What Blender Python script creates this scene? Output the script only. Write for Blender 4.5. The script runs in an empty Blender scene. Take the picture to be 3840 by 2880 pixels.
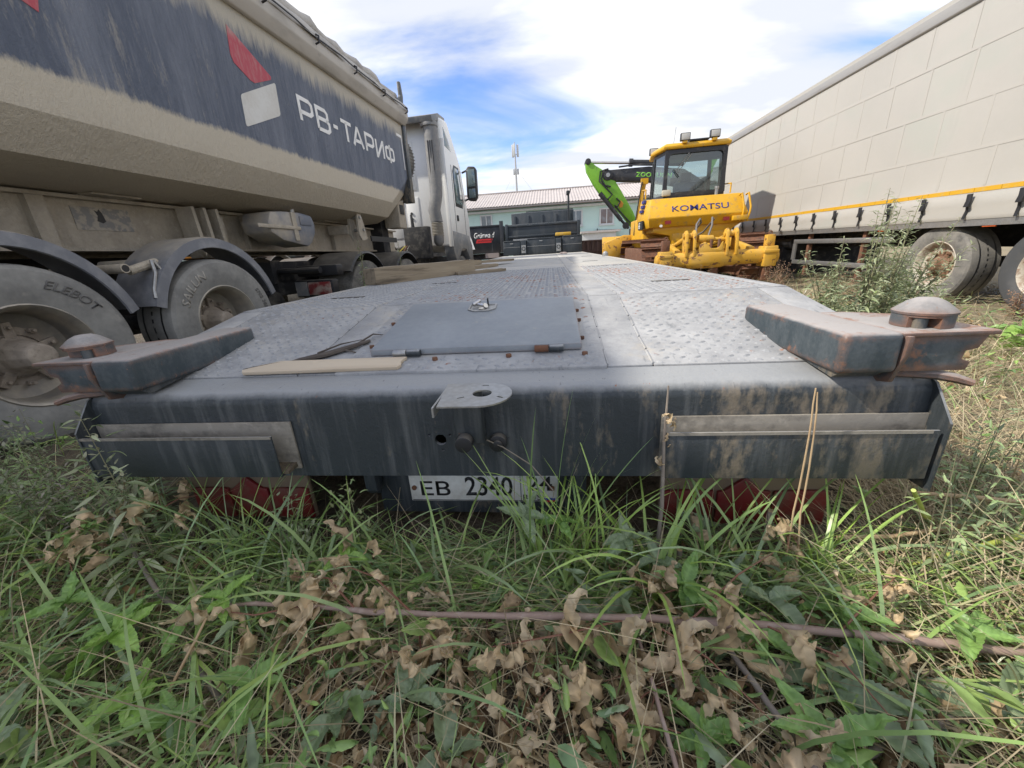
import bpy, bmesh, math, random
import numpy as np
from mathutils import Vector, Matrix, noise as mnoise
random.seed(7)
rng = np.random.default_rng(7)
scene = bpy.context.scene
COL = scene.collection
PI = math.pi
# ------------------------------------------------------------ camera
CAM_H = 0.95
pitch, yaw, roll = math.radians(19.32), math.radians(6.61), math.radians(-3.60)
fw = Vector((-math.sin(yaw)*math.cos(pitch), math.cos(yaw)*math.cos(pitch), -math.sin(pitch)))
rt0 = Vector((math.cos(yaw), math.sin(yaw), 0)); up0 = rt0.cross(fw)
rt = rt0*math.cos(roll)+up0*math.sin(roll); up = -rt0*math.sin(roll)+up0*math.cos(roll)
cd = bpy.data.cameras.new('camera'); cam = bpy.data.objects.new('camera', cd); COL.objects.link(cam)
cam.matrix_world = Matrix(((rt.x, up.x, -fw.x, 0), (rt.y, up.y, -fw.y, 0), (rt.z, up.z, -fw.z, CAM_H), (0, 0, 0, 1)))
cd.sensor_width = 36; cd.lens = 36*1443/3840; cd.clip_start = 0.02; cd.clip_end = 900
scene.camera = cam
# ------------------------------------------------------------ light
TO_SUN = Vector((-1.08, -0.26, 1.0)).normalized()
SUN_STRENGTH, SKY_STRENGTH, EXPOSURE = 2.0, 0.15, 1.42
w = bpy.data.worlds.new('World'); scene.world = w; w.use_nodes = True
nt = w.node_tree; nt.nodes.clear()
def wn(t, **k):
    n = nt.nodes.new(t)
    for a, b in k.items():
        if a in n.inputs.keys(): n.inputs[a].default_value = b
        else: setattr(n, a, b)
    return n
L = nt.links.new
sky = wn('ShaderNodeTexSky', sky_type='NISHITA', sun_disc=False, sun_elevation=math.asin(TO_SUN.z), sun_rotation=math.atan2(TO_SUN.x, TO_SUN.y))
sky.air_density = 0.9; sky.dust_density = 0.0; sky.ozone_density = 4.0; sky.altitude = 300
tc = wn('ShaderNodeTexCoord'); sep = wn('ShaderNodeSeparateXYZ'); L(tc.outputs['Generated'], sep.inputs[0])
zz = wn('ShaderNodeMath', operation='MAXIMUM'); L(sep.outputs['Z'], zz.inputs[0]); zz.inputs[1].default_value = 0.0
za = wn('ShaderNodeMath', operation='ADD'); L(zz.outputs[0], za.inputs[0]); za.inputs[1].default_value = 0.16
dx = wn('ShaderNodeMath', operation='DIVIDE'); L(sep.outputs['X'], dx.inputs[0]); L(za.outputs[0], dx.inputs[1])
dy = wn('ShaderNodeMath', operation='DIVIDE'); L(sep.outputs['Y'], dy.inputs[0]); L(za.outputs[0], dy.inputs[1])
cmb = wn('ShaderNodeCombineXYZ'); L(dx.outputs[0], cmb.inputs[0]); L(dy.outputs[0], cmb.inputs[1])
mp = wn('ShaderNodeMapping'); L(cmb.outputs[0], mp.inputs[0])
mp.inputs['Rotation'].default_value = (0, 0, math.radians(-20)); mp.inputs['Scale'].default_value = (0.62, 1.25, 1); mp.inputs['Location'].default_value = (3.1, 5.8, 2.7)
n1 = wn('ShaderNodeTexNoise', Scale=0.9, Detail=9.0, Roughness=0.52, Distortion=0.5); L(mp.outputs[0], n1.inputs['Vector'])
n2 = wn('ShaderNodeTexNoise', Scale=2.3, Detail=5.0, Roughness=0.5, Distortion=0.2); L(mp.outputs[0], n2.inputs['Vector'])
cm = wn('ShaderNodeMapRange', interpolation_type='SMOOTHERSTEP'); L(n1.outputs['Fac'], cm.inputs['Value'])
cm.inputs['From Min'].default_value = 0.30; cm.inputs['From Max'].default_value = 0.58
cs = wn('ShaderNodeMapRange'); L(n2.outputs['Fac'], cs.inputs['Value'])
cs.inputs['From Min'].default_value = 0.40; cs.inputs['From Max'].default_value = 0.66
hz = wn('ShaderNodeMapRange'); L(sep.outputs['Z'], hz.inputs['Value']); hz.inputs['From Min'].default_value = -0.01; hz.inputs['From Max'].default_value = 0.01
cmz = wn('ShaderNodeMath', operation='MULTIPLY'); L(cm.outputs[0], cmz.inputs[0]); L(hz.outputs[0], cmz.inputs[1])
ccol = wn('ShaderNodeMix', data_type='RGBA'); L(cs.outputs[0], ccol.inputs['Factor'])
ccol.inputs['A'].default_value = (2.2, 2.3, 2.5, 1); ccol.inputs['B'].default_value = (3.5, 3.42, 3.28, 1)
skm = wn('ShaderNodeMix', data_type='RGBA'); L(cmz.outputs[0], skm.inputs['Factor'])
skt = wn('ShaderNodeMix', data_type='RGBA', blend_type='MULTIPLY'); skt.inputs['Factor'].default_value = 1.0
L(sky.outputs[0], skt.inputs['A']); skt.inputs['B'].default_value = (0.50, 0.54, 0.66, 1)
L(skt.outputs['Result'], skm.inputs['A']); L(ccol.outputs['Result'], skm.inputs['B'])
bg = wn('ShaderNodeBackground', Strength=SKY_STRENGTH); L(skm.outputs['Result'], bg.inputs['Color'])
wo = wn('ShaderNodeOutputWorld'); L(bg.outputs[0], wo.inputs[0])
sd = bpy.data.lights.new('sun', 'SUN'); sd.energy = SUN_STRENGTH; sd.angle = math.radians(1.2); sd.color = (1.0, 0.94, 0.84)
so = bpy.data.objects.new('sun', sd); COL.objects.link(so); so.rotation_euler = TO_SUN.to_track_quat('Z', 'Y').to_euler(); so.location = (-10, -3, 12)
vs = scene.view_settings; vs.view_transform = 'Standard'; vs.look = 'None'; vs.exposure = EXPOSURE; vs.gamma = 1.0; vs.use_curve_mapping = False
scene.cycles.max_bounces = 6; scene.cycles.transparent_max_bounces = 8
try: scene.cycles.use_denoising = True
except Exception: pass
# ------------------------------------------------------------ material helper
def mat(name, base, rough=0.6, metal=0.0, layers=(), bump=None, coat=0.0, spec=0.5, vcol=False, transl=0.0, trans=0.0, coords='Object'):
    """layers: (colour, [(weight, source), ...], lo, hi, amount); sources: ('n',scale,stretch), ('v',scale), ('up',), ('edge',r), ('ax',axis)"""
    m = bpy.data.materials.new(name); m.use_nodes = True
    t = m.node_tree; t.nodes.clear(); ln = t.links.new
    def nd(tp, **k):
        n = t.nodes.new(tp)
        for a, b in k.items():
            if a in n.inputs.keys(): n.inputs[a].default_value = b
            else: setattr(n, a, b)
        return n
    out = nd('ShaderNodeOutputMaterial'); bs = nd('ShaderNodeBsdfPrincipled')
    bs.inputs['Roughness'].default_value = rough; bs.inputs['Metallic'].default_value = metal
    bs.inputs['Specular IOR Level'].default_value = spec
    if coat: bs.inputs['Coat Weight'].default_value = coat; bs.inputs['Coat Roughness'].default_value = 0.15
    if trans: bs.inputs['Transmission Weight'].default_value = trans
    tcn = nd('ShaderNodeTexCoord'); co = tcn.outputs[coords]
    cache = {}
    def src(s):
        if s in cache: return cache[s]
        k = s[0]
        if k in ('n', 'v', 'w'):
            v = co
            if len(s) > 2:
                mpn = nd('ShaderNodeMapping'); ln(co, mpn.inputs[0]); mpn.inputs['Scale'].default_value = s[2]; v = mpn.outputs[0]
            if k == 'n': x = nd('ShaderNodeTexNoise', Scale=float(s[1]), Detail=5.0, Roughness=0.6)
            elif k == 'v': x = nd('ShaderNodeTexVoronoi', Scale=float(s[1]))
            else: x = nd('ShaderNodeTexWave', Scale=float(s[1]), Distortion=1.5, Detail=3.0)
            ln(v, x.inputs['Vector']); o = x.outputs['Distance'] if k == 'v' else x.outputs['Fac']
        elif k == 'up':
            g = nd('ShaderNodeNewGeometry'); sx = nd('ShaderNodeSeparateXYZ'); ln(g.outputs['Normal'], sx.inputs[0]); o = sx.outputs['Z']
        elif k == 'ax':
            sx = nd('ShaderNodeSeparateXYZ'); ln(co, sx.inputs[0]); o = sx.outputs[s[1]]
        elif k == 'edge':
            bv = nd('ShaderNodeBevel', samples=4); bv.inputs['Radius'].default_value = s[1]
            g = nd('ShaderNodeNewGeometry'); dt = nd('ShaderNodeVectorMath', operation='DOT_PRODUCT')
            ln(bv.outputs[0], dt.inputs[0]); ln(g.outputs['Normal'], dt.inputs[1])
            sb = nd('ShaderNodeMath', operation='SUBTRACT'); sb.inputs[0].default_value = 1.0; ln(dt.outputs['Value'], sb.inputs[1]); o = sb.outputs[0]
        elif k == 'rnd':
            o = nd('ShaderNodeObjectInfo').outputs['Random']
        cache[s] = o
        return o
    if vcol:
        at = nd('ShaderNodeAttribute', attribute_name='Col'); col = at.outputs['Color']
    else:
        rg = nd('ShaderNodeRGB'); rg.outputs[0].default_value = (*base, 1); col = rg.outputs[0]
    for (c, sources, lo, hi, amt) in layers:
        acc = None
        for (wt, s) in sources:
            mu = nd('ShaderNodeMath', operation='MULTIPLY'); ln(src(s), mu.inputs[0]); mu.inputs[1].default_value = wt
            if acc is None: acc = mu.outputs[0]
            else:
                ad = nd('ShaderNodeMath', operation='ADD'); ln(acc, ad.inputs[0]); ln(mu.outputs[0], ad.inputs[1]); acc = ad.outputs[0]
        mr = nd('ShaderNodeMapRange'); ln(acc, mr.inputs['Value']); mr.inputs['From Min'].default_value = lo; mr.inputs['From Max'].default_value = hi; mr.inputs['To Max'].default_value = amt
        mx = nd('ShaderNodeMix', data_type='RGBA'); ln(mr.outputs[0], mx.inputs['Factor']); ln(col, mx.inputs['A'])
        mx.inputs['B'].default_value = (*c, 1); col = mx.outputs['Result']
    ln(col, bs.inputs['Base Color'])
    if bump:
        acc = None
        for (wt, s) in bump[0]:
            mu = nd('ShaderNodeMath', operation='MULTIPLY'); ln(src(s), mu.inputs[0]); mu.inputs[1].default_value = wt
            if acc is None: acc = mu.outputs[0]
            else:
                ad = nd('ShaderNodeMath', operation='ADD'); ln(acc, ad.inputs[0]); ln(mu.outputs[0], ad.inputs[1]); acc = ad.outputs[0]
        bp = nd('ShaderNodeBump', Strength=bump[1], Distance=bump[2]); ln(acc, bp.inputs['Height']); ln(bp.outputs[0], bs.inputs['Normal'])
    if transl:
        tb = nd('ShaderNodeBsdfTranslucent'); ln(col, tb.inputs['Color'])
        ms = nd('ShaderNodeMixShader'); ms.inputs[0].default_value = transl; ln(bs.outputs[0], ms.inputs[1]); ln(tb.outputs[0], ms.inputs[2]); ln(ms.outputs[0], out.inputs[0])
    else: ln(bs.outputs[0], out.inputs[0])
    return m
# ------------------------------------------------------------ mesh helper
class MB:
    def __init__(s): s.v = []; s.f = []
    def add(s, vs, fs, T=None):
        o = len(s.v)
        s.v += [tuple(T @ Vector(p)) if T else tuple(p) for p in vs]; s.f += [tuple(i+o for i in f) for f in fs]
        return s
    def box(s, x0, x1, y0, y1, z0, z1, T=None):
        return s.add([(x0,y0,z0),(x1,y0,z0),(x1,y1,z0),(x0,y1,z0),(x0,y0,z1),(x1,y0,z1),(x1,y1,z1),(x0,y1,z1)],
                     [(0,3,2,1),(4,5,6,7),(0,1,5,4),(1,2,6,5),(2,3,7,6),(3,0,4,7)], T)
    def cbox(s, c, d, T=None): return s.box(c[0]-d[0]/2, c[0]+d[0]/2, c[1]-d[1]/2, c[1]+d[1]/2, c[2]-d[2]/2, c[2]+d[2]/2, T)
    def prism(s, poly, axis, a, b, T=None):
        def P(u, v, t): return {'x': (t,u,v), 'y': (u,t,v), 'z': (u,v,t)}[axis]
        n = len(poly); vs = [P(u,v,a) for u,v in poly]+[P(u,v,b) for u,v in poly]
        fs = [tuple(range(n)), tuple(range(2*n-1, n-1, -1))]+[(i, i+n, (i+1) % n+n, (i+1) % n) for i in range(n)]
        return s.add(vs, fs, T)
    def tube(s, pts, r, n=8, T=None, flat=1.0):
        pts = [Vector(p) for p in pts]; k = len(pts); rs = r if isinstance(r, (list, tuple)) else [r]*k
        vs = []; fs = []; prev = None
        for i, p in enumerate(pts):
            d = (pts[min(i+1, k-1)]-pts[max(i-1, 0)]).normalized()
            if prev is None:
                a = d.cross(Vector((0, 0, 1)));
                if a.length < .2: a = d.cross(Vector((1, 0, 0)))
            else: a = prev-d*prev.dot(d)
            a.normalize(); prev = a; b = d.cross(a)
            for j in range(n):
                t = 2*PI*j/n+PI/n; vs.append(p+a*math.cos(t)*rs[i]+b*math.sin(t)*rs[i]*flat)
        for i in range(k-1):
            for j in range(n): fs.append((i*n+j, i*n+(j+1) % n, (i+1)*n+(j+1) % n, (i+1)*n+j))
        fs.append(tuple(range(n-1, -1, -1))); fs.append(tuple(range((k-1)*n, k*n)))
        return s.add(vs, fs, T)
    def cyl(s, a, b, r, n=16, r2=None, T=None): return s.tube([a, b], [r, r if r2 is None else r2], n, T)
    def lathe(s, prof, o, axis='x', n=32, T=None, a0=0.0, a1=2*PI):
        """prof: (along, radius) points"""
        full = abs(a1-a0-2*PI) < 1e-6; m = n if full else n+1; vs = []; fs = []
        for (h, r) in prof:
            for j in range(m):
                t = a0+(a1-a0)*j/n; c, q = r*math.cos(t), r*math.sin(t)
                vs.append({'x': (o[0]+h, o[1]+c, o[2]+q), 'y': (o[0]+c, o[1]+h, o[2]+q), 'z': (o[0]+c, o[1]+q, o[2]+h)}[axis])
        for i in range(len(prof)-1):
            for j in range(n): fs.append((i*m+j, i*m+(j+1) % m, (i+1)*m+(j+1) % m, (i+1)*m+j))
        return s.add(vs, fs, T)
    def loft(s, rings, T=None, caps=True, close=True):
        n = len(rings[0]); vs = [p for r in rings for p in r]; fs = []
        for i in range(len(rings)-1):
            for j in range(n if close else n-1): fs.append((i*n+j, i*n+(j+1) % n, (i+1)*n+(j+1) % n, (i+1)*n+j))
        if caps: fs += [tuple(range(n-1, -1, -1)), tuple(range((len(rings)-1)*n, len(rings)*n))]
        return s.add(vs, fs, T)
    def build(s, name, m, parent=None, bevel=0.0, seg=2, smooth=32, fix=True, kind=None, label=None):
        me = bpy.data.meshes.new(name); me.from_pydata(s.v, [], s.f)
        if fix or bevel:
            bm = bmesh.new(); bm.from_mesh(me)
            if fix: bmesh.ops.recalc_face_normals(bm, faces=bm.faces)
            if bevel:
                ed = [e for e in bm.edges if len(e.link_faces) == 2 and e.calc_face_angle(0) > 0.5]
                bmesh.ops.bevel(bm, geom=ed, offset=bevel, segments=seg, affect='EDGES', profile=0.5, clamp_overlap=True)
            bm.to_mesh(me); bm.free()
        if smooth:
            me.polygons.foreach_set('use_smooth', [True]*len(me.polygons)); me.set_sharp_from_angle(angle=math.radians(smooth))
        o = bpy.data.objects.new(name, me); COL.objects.link(o); me.materials.append(m)
        if parent: o.parent = parent
        if kind: o['kind'] = kind
        if label: o['label'] = label
        return o
def thing(name, label, cat, loc=(0, 0, 0), rot=(0, 0, 0), group=None):
    o = bpy.data.objects.new(name, None); COL.objects.link(o); o.location = loc; o.rotation_euler = rot; o.empty_display_size = .2
    return tag(o, label, cat, group)
def tag(o, label=None, cat=None, group=None, kind=None):
    if label: o['label'] = label
    if cat: o['category'] = cat
    if group: o['group'] = group
    if kind: o['kind'] = kind
    return o
def copy_tree(o, parent=None):
    c = o.copy(); COL.objects.link(c); c.parent = parent
    for ch in list(o.children): copy_tree(ch, c)
    return c
def bool_cut(o, cut):
    """subtract the builder's shape from a mesh object, applied at once"""
    c = cut.build('cutter', o.data.materials[0], None)
    md = o.modifiers.new('b', 'BOOLEAN'); md.operation = 'DIFFERENCE'; md.object = c; md.solver = 'EXACT'
    c.matrix_world = Matrix.Identity(4)
    keep = o.parent; o.parent = None; lw = o.location.copy(); o.location = (0, 0, 0)
    bpy.context.view_layer.update()
    ev = o.evaluated_get(bpy.context.evaluated_depsgraph_get()); me = bpy.data.meshes.new_from_object(ev)
    o.modifiers.clear(); o.data = me; o.parent = keep; o.location = lw
    me.polygons.foreach_set('use_smooth', [True]*len(me.polygons)); me.set_sharp_from_angle(angle=math.radians(32))
    bpy.data.objects.remove(c)
def text(name, s, m, parent, origin, xdir, updir, size, depth=0.003, shear=0.0, bold=0.0, sx=1.0, fit=None, label=None):
    cu = bpy.data.curves.new(name, 'FONT'); cu.body = s; cu.size = 1.0; cu.extrude = 0.0; cu.shear = shear; cu.offset = bold; cu.resolution_u = 3
    tmp = bpy.data.objects.new(name, cu); COL.objects.link(tmp)
    me = bpy.data.meshes.new_from_object(tmp.evaluated_get(bpy.context.evaluated_depsgraph_get())); bpy.data.objects.remove(tmp)
    xs = [v.co.x for v in me.vertices]; ys = [v.co.y for v in me.vertices]
    if not xs: return None
    x0, x1, y0, y1 = min(xs), max(xs), min(ys), max(ys)
    kx, ky = size*sx, size
    if fit: kx, ky = fit[0]/(x1-x0), fit[1]/(y1-y0)
    X = Vector(xdir).normalized(); U = Vector(updir).normalized(); Z = X.cross(U); O = Vector(origin)
    for v in me.vertices: v.co = O+X*((v.co.x-x0)*kx)+U*((v.co.y-(y0 if fit else 0))*ky)
    bm = bmesh.new(); bm.from_mesh(me); bmesh.ops.remove_doubles(bm, verts=bm.verts, dist=1e-6)
    ret = bmesh.ops.extrude_face_region(bm, geom=bm.faces[:])
    bmesh.ops.translate(bm, vec=Z*depth, verts=[g for g in ret['geom'] if isinstance(g, bmesh.types.BMVert)])
    bmesh.ops.recalc_face_normals(bm, faces=bm.faces); bm.to_mesh(me); bm.free()
    o = bpy.data.objects.new(name, me); COL.objects.link(o); me.materials.clear(); me.materials.append(m); o.parent = parent
    if label: o['label'] = label
    return o
def ribbon(mb, pts, w, d, O, X, U):
    """flat stroke of width w, thickness d along a 2D polyline placed on plane (O, X, U); mitred corners"""
    X = Vector(X).normalized(); U = Vector(U).normalized(); Z = X.cross(U)
    p = [Vector(q) for q in pts]; closed = (p[0]-p[-1]).length < 1e-6
    if closed: p = p[:-1]
    n = len(p); Lf = []; Rt = []
    for i in range(n):
        a = p[i]-p[i-1] if (i or closed) else p[1]-p[0]; b = p[(i+1) % n]-p[i] if (i < n-1 or closed) else a
        if not (i or closed): a = b
        a = a.normalized(); b = b.normalized(); nn = Vector((-(a.y+b.y), a.x+b.x)); nn = nn.normalized() if nn.length > 1e-6 else Vector((-a.y, a.x))
        k = w/2/max(.5, nn.dot(Vector((-a.y, a.x)))); Lf.append(p[i]+nn*k); Rt.append(p[i]-nn*k)
    def W(q, h): return Vector(O)+X*q.x+U*q.y+Z*h
    vs = [W(q, h) for h in (0, d) for q in Lf+Rt]; fs = []
    for i in range(n if closed else n-1):
        j = (i+1) % n
        fs += [(2*n+i, 2*n+j, 3*n+j, 3*n+i), (i, j, 2*n+j, 2*n+i), (n+j, n+i, 3*n+i, 3*n+j)]
    mb.add(vs, fs)
# ------------------------------------------------------------ shared materials
DUST = (0.43, 0.39, 0.325)
NAVY = mat('navy_paint', (0.033, 0.040, 0.045), 0.48, layers=[
    ((0.13, 0.135, 0.135), [(1, ('n', 16, (1, 1, .10))), (.6, ('n', 60, (1, 1, .07)))], .78, 1.1, .8),
    ((0.20, 0.165, 0.12), [(1, ('n', 7, (1.6, 1, .45))), (.55, ('n', 48, (1, 1, .5))), (.12, ('ax', 0))], .88, 1.04, .85),
    ((0.30, 0.27, 0.22), [(1, ('n', 60)), (.5, ('n', 9))], 1.02, 1.1, .7),
    ((0.33, 0.335, 0.335), [(1, ('up',)), (.35, ('n', 12)), (.15, ('n', 80))], .66, 1.10, .88),
    ((0.01, 0.012, 0.014), [(1, ('n', 33, (3, 1, .3)))], .66, .72, .6),
    ((0.28, 0.10, 0.04), [(1, ('n', 27)), (.35, ('n', 5)), (.3, ('n', 120))], 1.05, 1.11, .8)], bump=([(1, ('n', 60)), (.9, ('n', 14, (1, 1, .3))), (.5, ('n', 160))], .35, .005))
NAVY_DECK = mat('dusty_deck_paint', (0.27, 0.27, 0.272), 0.62, layers=[
    ((0.43, 0.428, 0.42), [(1, ('n', 7)), (.4, ('n', 45)), (.3, ('n', 160))], .70, 1.1, .9),
    ((0.47, 0.44, 0.385), [(1, ('n', 2.2)), (.30, ('n', 50)), (.11, ('ax', 1))], .74, 1.15, .9),
    ((0.43, 0.385, 0.315), [(1, ('n', 3.3)), (.5, ('n', 30))], .82, 1.02, .7),
    ((0.12, 0.13, 0.14), [(1, ('n', 17, (3, .8, 1))), (.3, ('n', 90))], .76, .86, .6),
    ((0.33, 0.145, 0.07), [(1, ('n', 27)), (.3, ('n', 3.1)), (.04, ('ax', 0))], .90, .97, .8)], bump=([(1, ('n', 90)), (.6, ('n', 25))], .2, .002))
NAVY_RUST = mat('rust_edged_paint', (0.035, 0.05, 0.06), 0.5, layers=[
    ((0.115, 0.13, 0.14), [(1, ('n', 16, (1, 1, .3))), (.4, ('n', 90))], .6, .95, .7),
    ((0.42, 0.385, 0.36), [(1, ('up',)), (.4, ('n', 22)), (.2, ('n', 100))], .80, 1.25, .85),
    ((0.27, 0.125, 0.07), [(2.0, ('edge', .032)), (1.0, ('n', 13)), (.5, ('n', 70))], .90, 1.02, .85),
    ((0.34, 0.16, 0.08), [(1, ('n', 15)), (.35, ('n', 70))], .86, .92, .75)], bump=([(1, ('n', 70)), (.5, ('n', 18))], .3, .004))
DARK = mat('black_underside', (0.018, 0.018, 0.02), 0.8, layers=[(DUST, [(1, ('n', 7))], .5, .85, .3)])
RUST = mat('rusty_iron', (0.17, 0.075, 0.04), 0.85, layers=[((0.07, 0.04, 0.03), [(1, ('n', 18))], .45, .65, .8), ((0.3, 0.2, 0.13), [(1, ('n', 6))], .55, .75, .5)], bump=([(1, ('n', 60))], .4, .004))
RUBBER = mat('dusty_rubber', (0.05, 0.049, 0.047), 0.85, layers=[((0.25, 0.235, 0.205), [(1, ('n', 5)), (.4, ('n', 40))], .45, .95, .8), ((0.24, 0.22, 0.19), [(1, ('n', 11, (1, 1, 1)))], .55, .75, .5)], bump=([(1, ('n', 70))], .2, .003))
STEEL = mat('galvanised_steel', (0.42, 0.42, 0.41), 0.45, metal=.75, layers=[((0.25, 0.24, 0.22), [(1, ('n', 14)), (.5, ('v', 70))], .5, 1.1, .7), (DUST, [(1, ('n', 6))], .5, .8, .5)])
CHROME = mat('worn_chrome', (0.62, 0.6, 0.57), 0.28, metal=.9, layers=[(DUST, [(1, ('n', 30))], .5, .75, .6)])
WHITE = mat('white_marking', (0.78, 0.77, 0.74), 0.5, layers=[((0.5, 0.47, 0.42), [(1, ('n', 9))], .5, .85, .6)])
BLACK = mat('black_plastic', (0.02, 0.02, 0.022), 0.5, layers=[(DUST, [(.5, ('up',)), (.6, ('n', 8))], .45, .95, .5)])
# ------------------------------------------------------------ ground (setting)
def gz(x, y):
    q = min(1, max(0, (x-2.6)/2.2))
    return -0.09*q*q*(3-2*q)+0.035*mnoise.noise(Vector((x*.6, y*.6, 3)))+0.02*mnoise.noise(Vector((x*2.1, y*2.1, 8)))
def axis_pts(lo, hi, flo, fhi, step):
    a = list(np.arange(flo, fhi+1e-6, step)); g = step; p = fhi
    while p < hi: g *= 1.35; p += g; a.append(min(p, hi))
    g = step; p = flo
    while p > lo: g *= 1.35; p -= g; a.insert(0, max(p, lo))
    return a
gx = axis_pts(-420, 420, -4.5, 6.0, .09); gy = axis_pts(-60, 760, -.6, 9.0, .09)
gm = MB(); gm.v = [(x, y, gz(x, y) if abs(x) < 30 and y < 30 else 0.0) for y in gy for x in gx]
nx = len(gx); gm.f = [(j*nx+i, j*nx+i+1, (j+1)*nx+i+1, (j+1)*nx+i) for j in range(len(gy)-1) for i in range(nx-1)]
SOIL = mat('soil', (0.16, 0.13, 0.092), 0.95, layers=[
    ((0.03, 0.024, 0.018), [(1, ('n', 9)), (.4, ('n', 60))], .55, .95, .9),
    ((0.26, 0.21, 0.14), [(1, ('n', 2.5)), (.5, ('n', 33))], .72, 1.0, .8),
    ((0.34, 0.275, 0.17), [(.22, ('ax', 0)), (1, ('n', 3)), (.4, ('n', 40))], 1.0, 1.35, .85),
    ((0.06, 0.08, 0.03), [(1, ('n', 1.3)), (.5, ('n', 25))], .78, 1.05, .6)], bump=([(1, ('n', 24)), (1, ('n', 90))], .8, .03))
tag(gm.build('ground', SOIL, None, smooth=180, fix=False), kind='structure')

# ------------------------------------------------------------ low loader trailer, local: x across (0 = middle), y forward from bumper face, z up
lt = thing('low_loader_trailer', 'long dark blue grey low loader trailer with checker plate deck, seen from its tail', 'trailer', (-0.27, 1.0, 0))
SL = 0.185; ZD = 0.73; YB = 0.80
def zs(y): return ZD-SL*(YB-y) if y < YB else ZD
HW = 1.275
# bumper beam: pressed sheet with a rounded upper edge
prof = [(0.075, .302), (0.0, .302)]
for k in range(9):
    a = PI/2*k/8*.9; prof.append((0.045-0.045*math.cos(a), .545+0.045*math.sin(a)))
prof += [(.07, zs(.07)-.004), (.118, zs(.118)-.004), (.118, zs(.118)-.014), (.07, zs(.07)-.014), (.05, .566), (.012, .535), (.012, .314), (.075, .314)]
bumper = MB().prism(prof, 'x', -1.215, 1.215).build('bumper_beam', NAVY, lt, smooth=40)
cut = MB().cyl((-.07, -.1, .426), (-.07, .1, .426), .0175, 20)
for dx_, dz_ in ((-.033, .016), (.03, .016), (.003, -.034)): cut.cyl((-.07+dx_, -.1, .426+dz_), (-.07+dx_, .1, .426+dz_), .0042, 8)
bool_cut(bumper, cut)
MB().box(-1.2, 1.2, .145, .19, .28, .56).build('cross_member', DARK, lt)
TRAYB = mat('dusty_tray_back', (.26, .235, .195), .8, layers=[((.10, .09, .075), [(1, ('n', 9, (.4, 1, 1.5))), (.4, ('n', 50))], .68, .9, .85), ((.40, .36, .30), [(1, ('n', 30))], .55, .75, .6)], bump=([(1, ('n', 70))], .3, .003))
# light trays either side
for s in (-1, 1):
    x0, x1 = (.56, 1.215) if s > 0 else (-1.20, -.53)
    tr = MB().prism([(-.012, .335), (-.062, .335), (-.062, .472), (-.056, .472), (-.056, .343), (-.012, .343)], 'x', x0, x1-.012*s if s > 0 else x1-.03).build('light_tray', NAVY, lt, bevel=.0015)
    MB().box(x0, x1, -.0105, -.003, .335, .495).build('tray_back', TRAYB, tr, bevel=.001)
    MB().box(x0, x1-.03, -.0655, -.0625, .4655, .4735).build('tray_lip', TRAYB, tr)
    xe = x1 if s > 0 else x0
    MB().prism([(.03, .59), (-.002, .575), (-.066, .49), (-.066, .30), (.03, .30)], 'x', xe, xe+s*.006).build('end_plate', NAVY, lt)
    MB().prism([(-.055, .343), (-.010, .343), (-.010, .368+.01*s), (-.055, .352)], 'x', x0+.01, x1-.01).build('mud_in_tray', mat('tray_mud', (0.11, 0.085, 0.055), .95, layers=[((.05, .04, .03), [(1, ('n', 30))], .45, .6, .8)], bump=([(1, ('n', 60))], .8, .01)), tr)
# beacon bracket: flat plate, half round on one side, on a square post
bp = [(-.02, 0.0), (-.02, -.005), (.012, -.175)]
bp = [(-.025, -.006), (-.012, -.172), (.085, -.172)]
for k in range(13):
    a = -PI/2+PI*k/12; bp.append((.085+.078*math.cos(a), -.089+.083*math.sin(a)))
bk = MB().prism(bp, 'z', .600, .604).build('beacon_bracket', STEEL, lt)
cut = MB().cyl((.085, -.085, .55), (.085, -.085, .65), .025, 28)
for a in (90, 210, 330):
    c = Vector((.085+.058*math.cos(math.radians(a)), -.085+.058*math.sin(math.radians(a)), .6))
    cut.box(-.009, .009, -.003, .003, -.05, .05, Matrix.Translation(c) @ Matrix.Rotation(math.radians(a if a != 90 else 0), 4, 'Z'))
bool_cut(bk, cut)
MB().prism([(-.026, -.17), (-.021, -.17), (-.021, -.01), (-.026, -.01)], 'z', .575, .6).build('bracket_lip', STEEL, lt)
MB().box(-.01, .07, -.052, -.004, .44, .598).build('bracket_post', NAVY, lt, bevel=.004)
MB().cyl((.02, -.055, .452), (.02, -.085, .452), .024, 18).build('marker_lamp', BLACK, lt, bevel=.002)
MB().cyl((.105, -.002, .424), (.105, -.026, .424), .026, 14).cyl((.105, -.026, .424), (.105, -.035, .424), .014, 10).build('cable_gland', BLACK, lt, bevel=.002)
MB().tube([(.075, -.03, .44), (.12, -.035, .42), (.2, -.05, .37), (.26, -.07, .30)], .002, 6).build('loose_wire', mat('wire', (.2, .17, .13), .7), lt)
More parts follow.
